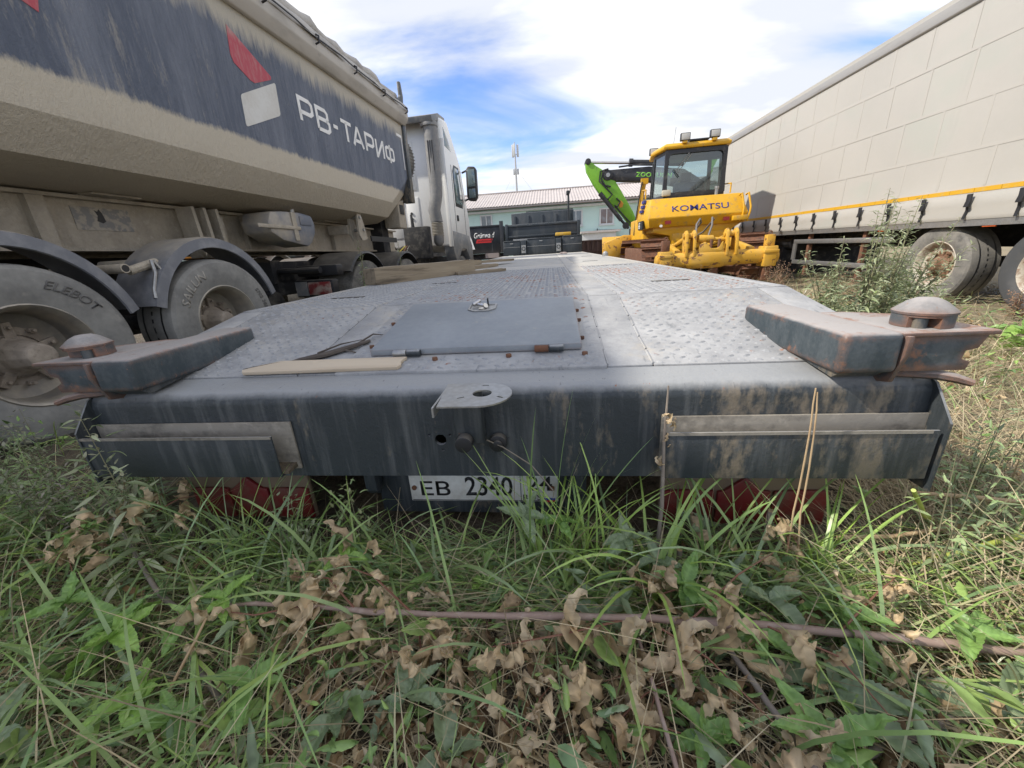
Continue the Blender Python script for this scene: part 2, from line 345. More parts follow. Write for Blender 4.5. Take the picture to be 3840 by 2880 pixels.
# slope plates
def plate(name, x0, x1, y0, y1, lift, th, m, bevel=.002):
    ys = [y for y in (y0, YB, y1) if y0 <= y <= y1]; ys = sorted(set(ys))
    pl = [(y, zs(y)+lift) for y in ys]+[(y, zs(y)+lift-th) for y in reversed(ys)]
    return MB().prism(pl, 'x', x0, x1).build(name, m, lt, bevel=bevel)
G = .004
LUGM = mat('worn_tread', (.29, .295, .30), .55, layers=[((.46, .46, .45), [(1, ('n', 20))], .5, .75, .7), ((.28, .11, .05), [(1, ('n', 30)), (.8, ('n', 1.7)), (.06, ('ax', 0))], 1.0, 1.1, .9)])
lugs = MB()
def lug(x, y, ang, lift, sc=1.0):
    c, s = math.cos(ang), math.sin(ang); z = lambda yy: zs(yy)+lift
    out = []
    for u, v, h in ((-.014, 0, 0), (-.005, -.0058, 0), (.007, -.0052, 0), (.014, 0, 0), (.007, .0052, 0), (-.005, .0058, 0), (-.005, 0, .0042), (.006, 0, .0036)):
        u *= sc; v *= sc
        px, py = x+u*c-v*s, y+u*s+v*c; out.append((px, py, z(py)+h))
    lugs.add(out, [(0, 1, 6), (1, 2, 7, 6), (2, 3, 7), (3, 4, 7), (4, 5, 6, 7), (5, 0, 6)])
def lug_field(x0, x1, y0, y1, lift, skip=None):
    ny = int((y1-y0)/.026); nxx = int((x1-x0)/.046)
    for j in range(ny):
        for i in range(nxx):
            x = x0+.02+i*.046+(.023 if j % 2 else 0); y = y0+.015+j*.026
            if x > x1-.014 or (skip and skip[0] < x < skip[1] and skip[2] < y < skip[3]): continue
            if random.random() < .05: continue
            lug(x+random.uniform(-.0015, .0015), y, (.45 if j % 2 else -.45)+random.uniform(-.04, .04), lift)
for s in (-1, 1):
    a, b = sorted((s*.565, s*1.15)); plate('deck_plate', a, b, .118+G, YB-.004, 0, .01, NAVY_DECK); lug_field(a, b, .12, YB-.01, 0)
    a, b = sorted((s*(1.15+G), s*HW)); plate('edge_plate', a, b, .118+G, YB-.004, 0, .01, NAVY_DECK)
    a, b = sorted((s*.43, s*(.565-G))); plate('smooth_strip', a, b, .118+G, YB-.004, 0, .01, NAVY_DECK)
plate('hatch_frame', -.428, .428, .112, YB-.004, .005, .012, NAVY_DECK); lug_field(-.428, .428, .115, YB-.01, .005, (-.365, .375, .205, .715))
# hatch lid with latch, hinges and bolts
lid = plate('hatch_lid', -.352, .362, .222, .702, .030, .022, mat('hatch_paint', (0.20, 0.22, 0.24), .55, layers=[((.31, .33, .345), [(1, ('n', 3)), (.4, ('n', 40))], .5, .95, .8), ((.3, .14, .07), [(1, ('edge', .02)), (1, ('n', 9))], .78, .9, .8), ((.4, .37, .3), [(1, ('n', 26)), (.35, ('n', 4))], .82, .95, .7)], bump=([(1, ('n', 120))], .1, .001)), bevel=.004)
sl = math.atan(SL)
Th = Matrix.Translation((-.02, .605, zs(.605)+.0305)) @ Matrix.Rotation(sl, 4, 'X')
pan = [(-.058, .04), (-.058, -.022), (-.03, -.046), (.03, -.046), (.058, -.022), (.058, .04)]
hp = MB()
hp.loft([[(x*1.0, y*1.0, 0) for x, y in pan], [(x, y, .004) for x, y in pan], [(x*.88, y*.86, .0045) for x, y in pan], [(x*.8, y*.78, -.012) for x, y in pan]], Th).build('latch_pan', STEEL, lid, bevel=0)
MB().tube([(-.04, .01, .012), (-.012, .034, .022)], .008, 10, Th).tube([(-.025, .022, .012), (.01, .008, .006)], .006, 8, Th).cyl((.006, .004, .0), (.016, -.004, .012), .011, 10, None, Th).build('latch_handle', CHROME, lid)
MB().cyl((.0, -.024, 0), (0, -.024, .008), .012, 18, None, Th).build('lock_cylinder', CHROME, lid)
MB().prism([(.026, .0), (.032, .0), (.03, .034), (.024, .03)], 'x', .018, .024, Th).build('lock_cover', BLACK, lid)
for xh in (-.22, .255):
    for k, (dx_, mm) in enumerate(((0, RUST if xh > 0 else STEEL), (.048, NAVY))):
        MB().cyl((xh-.045+dx_, .212, zs(.212)+.02), (xh+.0+dx_, .212, zs(.212)+.02), .0115, 14).build('hinge', mm, lt, bevel=.001)
for (bx, by) in ((-.116, .186), (.127, .192), (.369, .191), (.368, .312), (.369, .48), (.368, .587), (-.38, .30), (-.38, .52)):
    MB().cyl((bx, by, zs(by)+.004), (bx, by, zs(by)+.015), .0095, 6).build('bolt', RUST, lt, bevel=.0012)
# main deck plates, row by row
rows = [YB, 1.75, 4.15, 6.55, 8.95, 12.18]
RIB = mat('ribbed_deck_paint', (0.34, 0.335, 0.32), 0.7, layers=[((.50, .475, .42), [(1, ('n', 3)), (.3, ('n', 60))], .45, .9, .9), ((.12, .125, .13), [(1, ('v', 55, (1, .7, 1)))], .0, .30, .0), ((.10, .11, .12), [(1, ('n', 9, (2, .4, 1)))], .62, .75, .5)],
          bump=([(1, ('v', 40, (1, .75, 1)))], .8, .006))
for r in range(len(rows)-1):
    y0, y1 = rows[r]+G, rows[r+1]-G
    for s in (-1, 1):
        a, b = sorted((s*.565, s*1.22)); plate('deck_plate', a, b, y0, y1, 0, .012, RIB if r > 1 else NAVY_DECK)
        a, b = sorted((s*(1.22+G), s*HW)); plate('edge_plate', a, b, y0, y1, .002, .012, NAVY_DECK)
    plate('smooth_strip', .43, .565-G, y0, y1, 0, .012, NAVY_DECK)
    plate('deck_plate', -.565+G, .43-G, y0, y1, 0, .012, RIB if r > 1 else NAVY_DECK)
for y0, y1 in ((rows[0], rows[1]), (rows[1], rows[2])):
    for a, b in ((-1.22, -.565), (-.56, .425), (.565, 1.22)): lug_field(a, b, y0+.01, min(y1, 3.4)-.01, 0)
lugs.build('tread_lugs', LUGM, lt, smooth=0, fix=False, kind='stuff')
# stitch welds bridging the left seam, lashing slots, twist lock stubs
wl = MB()
y = .14
while y < 6:
    for xs_ in (-.5645,):
        wl.tube([(xs_, y, zs(y)-.001), (xs_, y+.05, zs(y+.05)-.001)], .0055, 5)
    y += .09 if y < YB else .16
y = .13
while y < 5:
    for xs_ in (.5635, .43):
        wl.tube([(xs_+random.uniform(-.002, .002), y, zs(y)-.001), (xs_+random.uniform(-.002, .002), y+.09, zs(y+.09)-.001)], .0045, 5)
    y += .1
wl.build('weld_beads', NAVY_DECK, lt, smooth=60, kind='stuff')
for (sx, sy) in ((.93, 1.30), (1.0, 3.2), (.75, 3.2), (.8, 4.6), (-.95, 1.25), (-.9, 2.9), (.95, 6.9), (-.55, 2.0)):
    MB().box(sx-.10, sx+.10, sy-.018, sy+.018, ZD+.0006, ZD+.004).build('lashing_slot', BLACK, lt)
for (sx, sy) in ((1.24, 6.4), (-1.24, 6.4)):
    MB().lathe([(0, .055), (.05, .05), (.075, .03), (.085, .001)], (sx, sy, ZD), 'z', 12).build('twist_lock', STEEL, lt)
# swing arms with container locks
for s in (-1, 1):
    arm = MB().box(s*1.02-.066, s*1.02+.066, -.042, .46, .614, .713).build('corner_arm', NAVY_RUST, lt, bevel=.014, seg=4)
    MB().prism([(s*1.075, -.012), (s*1.086, -.034), (s*1.288, -.034), (s*1.292, -.02), (s*1.27, .19), (s*1.15, .27), (s*1.075, .27)], 'z', .700, .710).build('lock_plate', NAVY_RUST, arm, bevel=.002)
    MB().prism([(s*1.088, .698), (s*1.278, .698), (s*1.262, .665), (s*1.238, .66), (s*1.235, .64), (s*1.255, .633), (s*1.25, .612), (s*1.088, .612)], 'y', -.022, -.010).build('lock_web', NAVY_RUST, arm, bevel=.002)
    MB().prism([(-.046, .705), (-.046, .66), (-.02, .585), (.02, .575), (.06, .62), (.06, .69)], 'x', s*1.094-.006, s*1.094+.006).build('gusset', NAVY_RUST, arm, bevel=.002)
    c = (s*1.185, .05)
    lk = MB().lathe([(0, .0), (0, .058), (.03, .058), (.031, .061), (.036, .061), (.058, .036), (.066, .02), (.068, .0)], (c[0], c[1], .711), 'z', 8 if s < 0 else 26).build('twist_lock', NAVY_RUST, arm, smooth=30)
    bool_cut(lk, MB().box(c[0]-.07 if s < 0 else c[0]-.065, c[0]+(.07 if s < 0 else -.005), c[1]-.075, c[1]-.025, .700, .736))
    MB().cyl((c[0]-s*.028, c[1]-.03, .708), (c[0]-s*.028, c[1]-.03, .74), .014, 12).build('lock_pin', NAVY, arm)
    MB().tube([(s*1.09, .02, .60), (s*1.20, -.005, .598), (s*1.235, -.02, .592), (s*1.262, -.035, .583)], [.016, .018, .017, .013], 8, None, .7).build('lock_handle', NAVY_RUST, arm)
    MB().prism([(-.03, .617), (.2, .617), (.2, zs(.2)-.002), (-.0, .595)], 'x', s*1.02-.05, s*1.02+.05).build('arm_base', NAVY, arm)
# gear under the tail: plate, bracket lugs, reflectors, beams
PLT = mat('number_plate_white', (.74, .73, .68), .45, layers=[((.42, .37, .29), [(1, ('n', 12)), (.4, ('n', 60))], .6, .95, .6)])
INK = mat('plate_black', (.015, .015, .016), .5)
pw = MB().box(-.245, .275, .118, .124, .122, .234).build('number_plate', PLT, lt, bevel=.004)
for nm, st, ox, w_, h_ in (('plate_letters', 'ЕВ', -.205, .105, .058), ('plate_digits', '2340', -.045, .165, .076), ('plate_region', '24', .170, .085, .056)):
    text(nm, st, INK, pw, (ox, .1175, .146 if nm != 'plate_region' else .168), (1, 0, 0), (0, 0, 1), 1, .001, 0, .012, 1, (w_, h_))
text('plate_country', 'RUS', INK, pw, (.155, .1175, .130), (1, 0, 0), (0, 0, 1), 1, .001, 0, .0, 1, (.062, .022))
for k, c in enumerate(((.7, .7, .7), (.03, .08, .4), (.5, .03, .03))):
    MB().box(.226, .264, .1165, .1178, .146-.008*(k+1), .146-.008*k).build('flag_stripe', mat('flag%d' % k, c, .5), pw)
fr = MB()
for a, b, c_, d_ in ((-.24, .27, .126, .128), (-.24, .27, .228, .230), (.147, .149, .128, .228)): fr.box(a, b, .1166, .1178, c_, d_)
fr.build('plate_frame', INK, pw)
for bx in (-.228, .255): MB().cyl((bx, .118, .178), (bx, .112, .178), .009, 12).build('plate_bolt', RUST, pw, bevel=.001)
MB().box(-.36, .37, .126, .14, .07, .26).build('plate_panel', NAVY, lt)
for bx in (-.355, .335): MB().prism([(.06, .30), (.11, .30), (.11, .19), (.085, .175), (.06, .20)], 'x', bx-.02, bx+.02).build('hook_lug', NAVY, lt, bevel=.004)
RED = mat('red_reflector', (.17, .010, .012), .5, layers=[((.13, .075, .05), [(1, ('n', 11)), (.4, ('n', 60))], .62, .9, .8)], bump=([(1, ('n', 30))], .2, .004))
CREAM = mat('cream_reflector', (.20, .145, .095), .55, layers=[((.2, .15, .1), [(1, ('n', 9, (3, 1, 1)))], .45, .75, .7)])
for s in (-1, 1):
    x0, x1 = (.60, 1.10) if s > 0 else (-1.06, -.60)
    bd = MB().box(x0, x1, .09, .105, .07, .295).build('reflector_board', CREAM, lt, bevel=.004)
    for k in range(3):
        a = x0+.006+k*(x1-x0)/3; b = a+(x1-x0)/3-.010
        MB().prism([(a, .075), (b, .075), (b, .195), ((a+b)/2+.05, .198), ((a+b)/2, .245 if k == 1 else .198), ((a+b)/2-.06, .196), (a, .193)], 'y', .078, .09).build('red_panel', RED, bd, bevel=.003)
for s in (-1, 1):
    MB().box(s*.46-.07, s*.46+.07, .2, 12.0, .30, .56).build('main_beam', DARK, lt)
    MB().box(s*1.2-.05, s*1.2+.05, .12, 12.2, zs(.12)-.18, zs(.12)-.03).build('side_beam', NAVY, lt)
for y in (2.2, 3.5, 4.8):
    for s in (-1, 1): MB().lathe([(-.12, .2), (-.12, .30), (-.1, .33), (.1, .33), (.12, .30), (.12, .2)], (s*.92, y, .33), 'x', 24).build('tyre', RUBBER, lt)
# goose neck boxes at the front of the deck
NB = mat('box_paint', (.025, .034, .042), .5, layers=[((.2, .2, .2), [(1, ('up',)), (.3, ('n', 6))], .75, 1.05, .8), ((.10, .10, .10), [(1, ('n', 4, (1, 1, .3)))], .5, .75, .6)])
gn = [(-1.27, -.70, 1.16), (-.50, .42, 1.20), (.64, 1.27, 1.22)]
for x0, x1, zt in gn:
    bx = MB().box(x0, x1, 12.2, 12.9, ZD+.01, zt).build('stowage_box', NB, lt, bevel=.015)
    MB().box(x0+.02, x1-.02, 12.19, 12.92, zt+.001, zt+.03).build('box_lid', NB, bx, bevel=.008)
    MB().box(x0+.02, x1-.02, 12.194, 12.199, .985, .995).build('box_seam', STEEL, bx)
    MB().box((x0+x1)/2-.05, (x0+x1)/2+.05, 12.186, 12.199, zt-.07, zt-.045).build('box_latch', STEEL, bx)
for x0 in (-.69, .43):
    MB().box(x0, x0+.18, 12.16, 12.9, ZD+.01, 1.19).build('lashing_post', NB, lt, bevel=.01)
    MB().box(x0+.02, x0+.16, 12.145, 12.16, .80, 1.04).build('ring_plate', STEEL, lt)
    rg = [(x0+.09+.05*math.cos(t*PI/8), 12.12, .93+.055*math.sin(t*PI/8)) for t in range(17)]
    MB().tube(rg, .012, 6).build('lashing_ring', NB, lt)
MB().box(-1.0, -.2, 12.95, 13.0, 1.18, 1.25).build('spare_board', STEEL, lt)
hb = MB().box(-1.27, 1.27, 13.1, 13.16, 1.1, 1.72).build('headboard', NB, lt, bevel=.01)
for z0 in (1.30, 1.64): MB().box(-1.22, 1.22, 13.07, 13.098, z0, z0+.06).build('headboard_rib', NB, hb, bevel=.006)
for x0 in (-1.25, 1.17): MB().box(x0, x0+.08, 13.06, 13.098, 1.1, 1.74).build('headboard_post', NB, hb, bevel=.006)
MB().box(-1.2, 1.2, 12.95, 16.0, .80, 1.08).build('goose_neck', NB, lt)
ylb = MB().box(.43, .93, 12.4, 12.8, 1.262, 1.36).build('tool_case', mat('yellow_case', (.55, .33, .03), .5, layers=[(DUST, [(1, ('n', 7))], .5, .8, .5)]), None, bevel=.02)
ylb.location = (-.27, 1.0, 0); tag(ylb, 'small yellow case lying on the dark boxes at the far end of the deck', 'case')
# ------------------------------------------------------------ wheels
def wheel_parts(root, c, side, R_=.52, W_=.38, rr=.292, rimmat=None, hubmat=None, tyremat=None, words=(), deep=.13, nuts=10, dirt=None, tread=True, hub_out=.0):
    """a truck wheel on the x axis at c, outer face towards side; tyre > lettering, rim > hub, nuts"""
    s = side; h = W_/2
    pr = [(-h*.8, rr+.01), (-h, R_*.72), (-h*.96, R_*.9), (-h*.8, R_*.985), (0, R_), (h*.72, R_*.992), (h*.86, R_*.975), (h*.95, R_*.93), (h, R_*.80), (h*.985, R_*.70), (h*.93, rr+.028), (h*.90, rr+.004), (h*.80, rr-.004)]
    pr = [(a*s, b) for a, b in pr]
    ty = MB().lathe(pr, c, 'x', 64).build('tyre', tyremat or RUBBER, root, smooth=28, fix=True)
    if tread:
        tg = MB()
        for k in range(72):
            a = 2*PI*k/72; T = Matrix.Translation(c) @ Matrix.Rotation(a, 4, 'X')
            tg.box(s*h*.70 if s > 0 else -h*.90, s*h*.90 if s > 0 else -h*.70, -.009, .009, R_*.962, R_*1.002, T)
        tg.build('shoulder_blocks', tyremat or RUBBER, ty, smooth=0, kind='stuff')
    if True:
        gr = MB()
        for u in (-.45, 0, .45): gr.lathe([(u*h-.008, R_*1.0005), (u*h+.008, R_*1.0005)], c, 'x', 48)
        gr.build('tread_grooves', BLACK, ty, smooth=180, fix=False)
    for (st, a0, size, m) in words:
        T0 = c
        cu = MB()
        tmp = text('lettering', st, m, None, (0, 0, 0), (1, 0, 0), (0, 1, 0), size, .002, .2, .01, 1.1)
        for v in tmp.data.vertices:
            r = R_*.80+v.co.y-size*.35; a = a0-v.co.x/(R_*.80)*1.0
            hh = h*(1.0-.10*max(0, abs(r-R_*.78)-.03)/.06)+.0015+v.co.z
            v.co = Vector((c[0]+s*hh, c[1]+s*-r*math.cos(a)*-1, c[2]+r*math.sin(a))) if s < 0 else Vector((c[0]+hh, c[1]-(-r*math.cos(a)), c[2]+r*math.sin(a)))
        tmp.parent = ty
    rm = MB().lathe([(s*h*.80, rr-.006), (s*(h*.90), rr+.012), (s*(h*.93), rr+.002), (s*(h*.88), rr-.012), (s*(h*.7), rr-.028), (s*(h-deep), rr-.04), (s*(h-deep-.005), rr-.06), (s*(h-deep-.02), .15)], c, 'x', 40).build('rim', rimmat, root, smooth=40)
    bs_ = MB().lathe([(s*(h-deep-.03), rr-.03), (s*(h-deep-.016), .18), (s*(h-deep-.012), .13), (s*(h-deep+.02), .125)], c, 'x', 32)
    bs_.build('wheel_disc', hubmat, rm, smooth=35)
    hb_ = MB().lathe([(s*(h-deep), .135), (s*(h-deep+.03), .10), (s*(h-deep+.05+hub_out), .078), (s*(h-deep+.10+hub_out), .07), (s*(h-deep+.105+hub_out), .055), (s*(h-deep+.105+hub_out), 0.001)], c, 'x', 10)
    for k in range(5):
        a = 2*PI*k/5; T = Matrix.Translation(c) @ Matrix.Rotation(a, 4, 'X')
        hb_.prism([(-.03, .06), (.03, .06), (.022, .20), (-.022, .20)], 'x', s*(h-deep-.01), s*(h-deep+.018), T)
    hb_.build('hub', hubmat, rm, bevel=.004)
    for k in range(nuts):
        a = 2*PI*(k+.5)/nuts; y_, z_ = .167*math.cos(a), .167*math.sin(a)
        MB().cyl((c[0]+s*(h-deep-.02), c[1]+y_, c[2]+z_), (c[0]+s*(h-deep+.022), c[1]+y_, c[2]+z_), .016, 6).cyl((c[0]+s*(h-deep+.02), c[1]+y_, c[2]+z_), (c[0]+s*(h-deep+.045), c[1]+y_, c[2]+z_), .010, 8).build('wheel_nut', hubmat, rm, bevel=.002)
    return ty
# ------------------------------------------------------------ dump semi-trailer on the left
AZ = math.radians(4.39)
def left_frame(D): return (math.cos(AZ)*D, -math.sin(AZ)*D, 0)
LROT = (-.0167, 0, -AZ)
MUD = (0.43, 0.38, 0.305)
BODYM = mat('dusty_body_paint', (0.086, 0.103, 0.142), 0.6, layers=[
    ((0.204, 0.222, 0.264), [(1, ('n', 5, (1, 1, .16))), (.5, ('n', 55, (1, 1, .10)))], .62, .98, .75),
    ((0.480, 0.432, 0.348), [(-.055, ('ax', 1)), (1.0, ('n', 1.6, (1, .9, .35))), (.55, ('n', 26, (1, 1, .12))), (.25, ('n', 120, (1, 1, .3)))], .78, 1.0, .85),
    ((0.504, 0.456, 0.366), [(2.6, ('ax', 2)), (.85, ('n', 3, (1, 1, .35))), (.75, ('n', 34, (1, 1, .10)))], 8.45, 8.85, .95),
    ((0.528, 0.468, 0.366), [(-6.5, ('ax', 2)), (.5, ('n', 26, (1, 1, .2))), (.35, ('n', 2.5)), (.3, ('n', 110, (1, 1, .4)))], -13.45, -13.2, .97),
    ((0.420, 0.366, 0.282), [(-3.0, ('ax', 2)), (1.0, ('n', 5, (1, .6, .2))), (.9, ('n', 40, (1, 1, .3))), (.5, ('n', 130))], -4.8, -4.0, .7)],
    bump=([(1, ('n', 55, (1, 1, .35))), (.8, ('n', 18, (1, 1, .3))), (.5, ('n', 150))], .75, .016))
MUDM = mat('dried_mud', MUD, .92, layers=[((0.264, 0.234, 0.186), [(1, ('n', 6, (1, 1, .5))), (.4, ('n', 40))], .6, .95, .8), ((0.540, 0.486, 0.402), [(1, ('n', 13)), (.3, ('n', 70))], .72, .92, .7)], bump=([(1, ('n', 26)), (.8, ('n', 8))], .6, .02))
BRAKE = mat('mud_brown_hub', (0.276, 0.234, 0.192), .9, layers=[((0.420, 0.360, 0.294), [(1, ('n', 12))], .45, .7, .8), ((0.096, 0.078, 0.060), [(1, ('n', 30))], .55, .75, .6)], bump=([(1, ('n', 50))], .4, .006))
FEND = mat('blue_grey_plastic', (0.150, 0.156, 0.174), .55, layers=[((0.288, 0.288, 0.294), [(1, ('n', 10))], .45, .75, .7), (MUD, [(1, ('up',)), (.5, ('n', 9))], .9, 1.25, .75)], bump=([(1, ('n', 80))], .15, .003))
RIMD = mat('dark_steel_rim', (0.264, 0.246, 0.222), .45, metal=.55, layers=[(MUD, [(1, ('n', 9))], .42, .7, .85)])
RIMD2 = mat('tan_steel_rim', (0.312, 0.288, 0.246), .5, metal=.3, layers=[(MUD, [(1, ('n', 9))], .42, .7, .85)])
TYREL = mat('grey_dust_tyre', (0.176, 0.173, 0.166), .85, layers=[((0.317, 0.311, 0.290), [(1, ('n', 4)), (.4, ('n', 30))], .5, .9, .85), ((0.446, 0.412, 0.358), [(1, ('n', 14))], .62, .8, .5)], bump=([(1, ('n', 60))], .25, .003))
LETT = mat('raised_letters', (.33, .31, .275), .85)
LETT2 = mat('dark_letters', (.13, .125, .12), .85)
dt = thing('dump_semi_trailer', 'tall dust covered dark blue dump semi trailer standing left of the low loader', 'dump trailer', left_frame(-4.35), LROT)
# body: half octagon section, tapered at the front
def sect(y, b=0.0, w=1.0):
    p = [(1.25, 3.42), (1.25, 1.90+b), (1.13, 1.68+b*.9), (.93, 1.60+b*.8), (.62, 1.585+b*.75)]
    return [(x*w, y, z) for x, z in p]+[(-x*w, y, z) for x, z in reversed(p)]
body = MB().loft([sect(-1.0), sect(6.55), sect(7.3, .48)], caps=False, close=False)
rows_ = [sect(-1.0+7.55*i/24) for i in range(25)]+[sect(7.3, .48)]
body = MB().loft([[(x, y, z) for x, y, z in r] for r in rows_], caps=True, close=True).build('dump_body', BODYM, dt, smooth=20)
RAILM = mat('beige_rail_paint', (0.480, 0.444, 0.390), .7, layers=[((0.228, 0.206, 0.174), [(1, ('n', 3, (1, .4, 1)))], .5, .75, .7), ((0.120, 0.120, 0.126), [(1, ('n', 9, (1, 1, .2)))], .66, .78, .6)], bump=([(1, ('n', 30))], .2, .006))
MB().prism([(1.252, 3.20), (1.252, 3.42), (1.37, 3.42), (1.37, 3.30), (1.30, 3.20)], 'y', -1.0, 7.38).build('top_rail', RAILM, dt, bevel=.012)
MB().prism([(-1.25, 3.20), (-1.25, 3.42), (-1.34, 3.42), (-1.34, 3.20)], 'y', -1.0, 7.38).build('top_rail', RAILM, dt)
fp = MB().box(1.10, 1.285, 7.30, 7.44, 1.98, 3.50).build('corner_post', NAVY, dt, bevel=.012)
MB().box(-1.28, 1.10, 7.305, 7.36, 2.1, 3.5).build('front_wall', NAVY, dt)
MB().prism([(7.2, 3.5), (7.42, 3.5), (7.46, 3.66), (7.42, 3.86), (7.36, 3.86), (7.36, 3.66)], 'x', 1.24, 1.29).build('tarp_stop', NAVY, dt, bevel=.008)
# tarpaulin: side skirt with rope hooks and the rolled edge
TARP = mat('grey_tarpaulin', (0.456, 0.432, 0.396), .75, layers=[((0.204, 0.186, 0.162), [(1, ('n', 4, (1, .5, 1))), (.4, ('n', 25))], .6, .95, .8), ((0.504, 0.480, 0.444), [(1, ('n', 7))], .6, .8, .5)], bump=([(1, ('n', 9, (1, .6, 1))), (.4, ('n', 40))], .6, .03))
tm = MB(); rings = []
for i in range(61):
    y = -1.0+8.36*i/60; q = .012*math.sin(i*1.7)+.012*math.sin(i*.61+1)
    rings.append([(1.385+q, y, 3.40), (1.375+q*.6, y, 3.47), (1.31, y, 3.535+q*.5), (1.05, y, 3.60+q), (0, y, 3.66), (-1.3, y, 3.55), (-1.36, y, 3.42)])
tarp = tm.loft(rings, caps=False, close=False).build('tarpaulin', TARP, dt, smooth=180, fix=False)
tb = []; rs = []
for i in range(50):
    y = -1.0+8.30*i/49; tb.append((1.17+.014*math.sin(i*1.3), y, 3.625+.014*math.sin(i*.9)+.01*math.cos(i*2.1))); rs.append(.075+.012*math.sin(i*2.3)+.008*math.sin(i*.77))
MB().tube(tb, rs, 12).build('rolled_edge', TARP, tarp, smooth=180)
MB().tube([(1.40+.006*math.sin(i*1.1), -1+8.3*i/30, 3.415+.01*math.sin(i*2.0)) for i in range(31)], .008, 5).build('tarp_rope', BLACK, tarp)
for i in range(10):
    y = .2+i*.78
    MB().tube([(1.385, y, 3.34), (1.43, y, 3.35), (1.435, y, 3.41), (1.40, y+.01, 3.43)], .011, 6).build('rope_hook', BLACK, dt)
# markings: white and red lozenges, lettering, corner tape
REDP = mat('dusty_red_film', (.42, .055, .075), .55, layers=[(DUST, [(2.2, ('ax', 2)), (.9, ('n', 9, (1, 1, .3)))], 6.9, 7.35, .85), (DUST, [(1, ('n', 30, (1, 1, .3)))], .5, .75, .35)])
WHP = mat('dusty_white_film', (.63, .62, .58), .55, layers=[((.5, .47, .41), [(1, ('n', 5)), (.3, ('n', 40))], .5, .85, .7)])
def film(name, pts, m, bev=.0):
    o = MB().prism(pts, 'x', 1.2505, 1.2535).build(name, m, dt, smooth=0)
    return o
def rounded(pts, r):
    out = []; n = len(pts)
    for i in range(n):
        p, a, b = Vector(pts[i]), Vector(pts[i-1]), Vector(pts[(i+1) % n]); u = (a-p).normalized(); v = (b-p).normalized()
        for k in range(5): t = k/4; out.append(tuple((p+u*r*(1-t)**2+v*r*t**2)))
    return out
film('red_lozenge', [(3.73, 3.03), (3.70, 2.80), (3.72, 2.745), (3.88, 2.665), (3.93, 2.66), (4.17, 2.77), (4.18, 2.80)], REDP)
film('white_lozenge', rounded([(3.71, 2.50), (4.225, 2.765), (4.205, 2.47), (3.69, 2.235)], .03), WHP)
film('red_lozenge', [(1.80, 2.62), (2.28, 2.44), (2.31, 2.55), (2.30, 2.95), (1.85, 2.95)], REDP)
LT = MB(); hL = .225
glyph = {'Р': ([[(0, 0), (0, 1), (.55, 1), (.68, .88), (.68, .52), (.55, .40), (0, .40)]], .68), 'В': ([[(0, 0), (0, 1), (.52, 1), (.64, .88), (.64, .64), (.54, .53), (.0, .53)], [(.54, .53), (.70, .42), (.70, .13), (.57, 0), (0, 0)]], .70),
         '-': ([[(0, .48), (.30, .48)]], .30), 'Т': ([[(0, 1), (.76, 1)], [(.38, 1), (.38, 0)]], .76), 'А': ([[(0, 0), (.36, 1), (.42, 1), (.78, 0)], [(.12, .30), (.66, .30)]], .78),
         'И': ([[(0, 1), (0, 0), (.06, 0), (.66, 1), (.70, 1), (.70, 0)]], .70), 'Ф': ([[(.42, 1.08), (.42, -.08)], [(.12, .86), (.74, .86), (.84, .76), (.84, .26), (.74, .16), (.12, .16), (0, .26), (0, .76), (.12, .86)]], .84)}
word = 'РВ-ТАРИФ'; tw = sum(glyph[c][1] for c in word)+.28*(len(word)-1)-.2; kx = (6.84-4.55)/tw; px = 4.55; lps = []
for ch in word:
    g, wd = glyph[ch]; LT = MB()
    for st in g: ribbon(LT, [((x*kx), (y*hL)) for x, y in st], .042, .004, (1.2505, px, 2.525), (0, 1, 0), (0, 0, 1))
    LT.build('letter', WHITE, dt, smooth=0); px += (wd+(.28 if ch != 'Т' else .08))*kx
MB().prism([(7.05, 3.03), (7.25, 3.03), (7.25, 2.50), (7.225, 2.50), (7.225, 2.99), (7.05, 2.99)], 'x', 1.251, 1.254).build('reflective_tape', WHITE, dt, smooth=0)
# chassis
for s in (-1, 1):
    MB().prism([(s*.44, 1.57), (s*.60, 1.57), (s*.60, 1.545), (s*.53, 1.545), (s*.53, 1.195), (s*.60, 1.195), (s*.60, 1.17), (s*.44, 1.17), (s*.44, 1.195), (s*.515, 1.195), (s*.515, 1.545), (s*.44, 1.545)], 'y', -1, 7.9).build('chassis_beam', MUDM, dt)
for y, wd in ((.9, .10), (2.28, .10), (3.42, .09), (4.1, .02), (5.75, .03)):
    MB().box(.532, .59, y, y+wd, 1.196, 1.544).build('beam_stiffener', MUDM, dt)
for y in (1.86, 4.95): MB().box(.532, .60, y, y+.14, 1.36, 1.39).build('name_tag', MUDM, dt, bevel=.004)
MB().box(.531, .536, 2.55, 2.95, 1.33, 1.50).build('bare_patch', mat('bare_grey_paint', (.23, .225, .215), .6, layers=[(MUD, [(1, ('n', 18))], .45, .55, .8)]), dt)
MB().prism([(2.70, 1.40), (2.735, 1.385), (2.76, 1.40), (2.75, 1.46), (2.735, 1.49), (2.72, 1.47), (2.70, 1.48), (2.715, 1.44)], 'x', .535, .538).build('torn_hole', BLACK, dt)
for y in (2.6, 4.3, 5.4): MB().box(.45, .72, y, y+.35, 1.572, 1.586).build('body_pad', MUDM, dt)
# under frame (dark inside), axles, tanks
MB().box(-.45, .45, -1, 7.2, 1.25, 1.5).build('inner_frame', DARK, dt)
for y in (.36, 1.67, 2.98): MB().cyl((-1.0, y, .55), (1.0, y, .55), .075, 12).build('axle', DARK, dt)
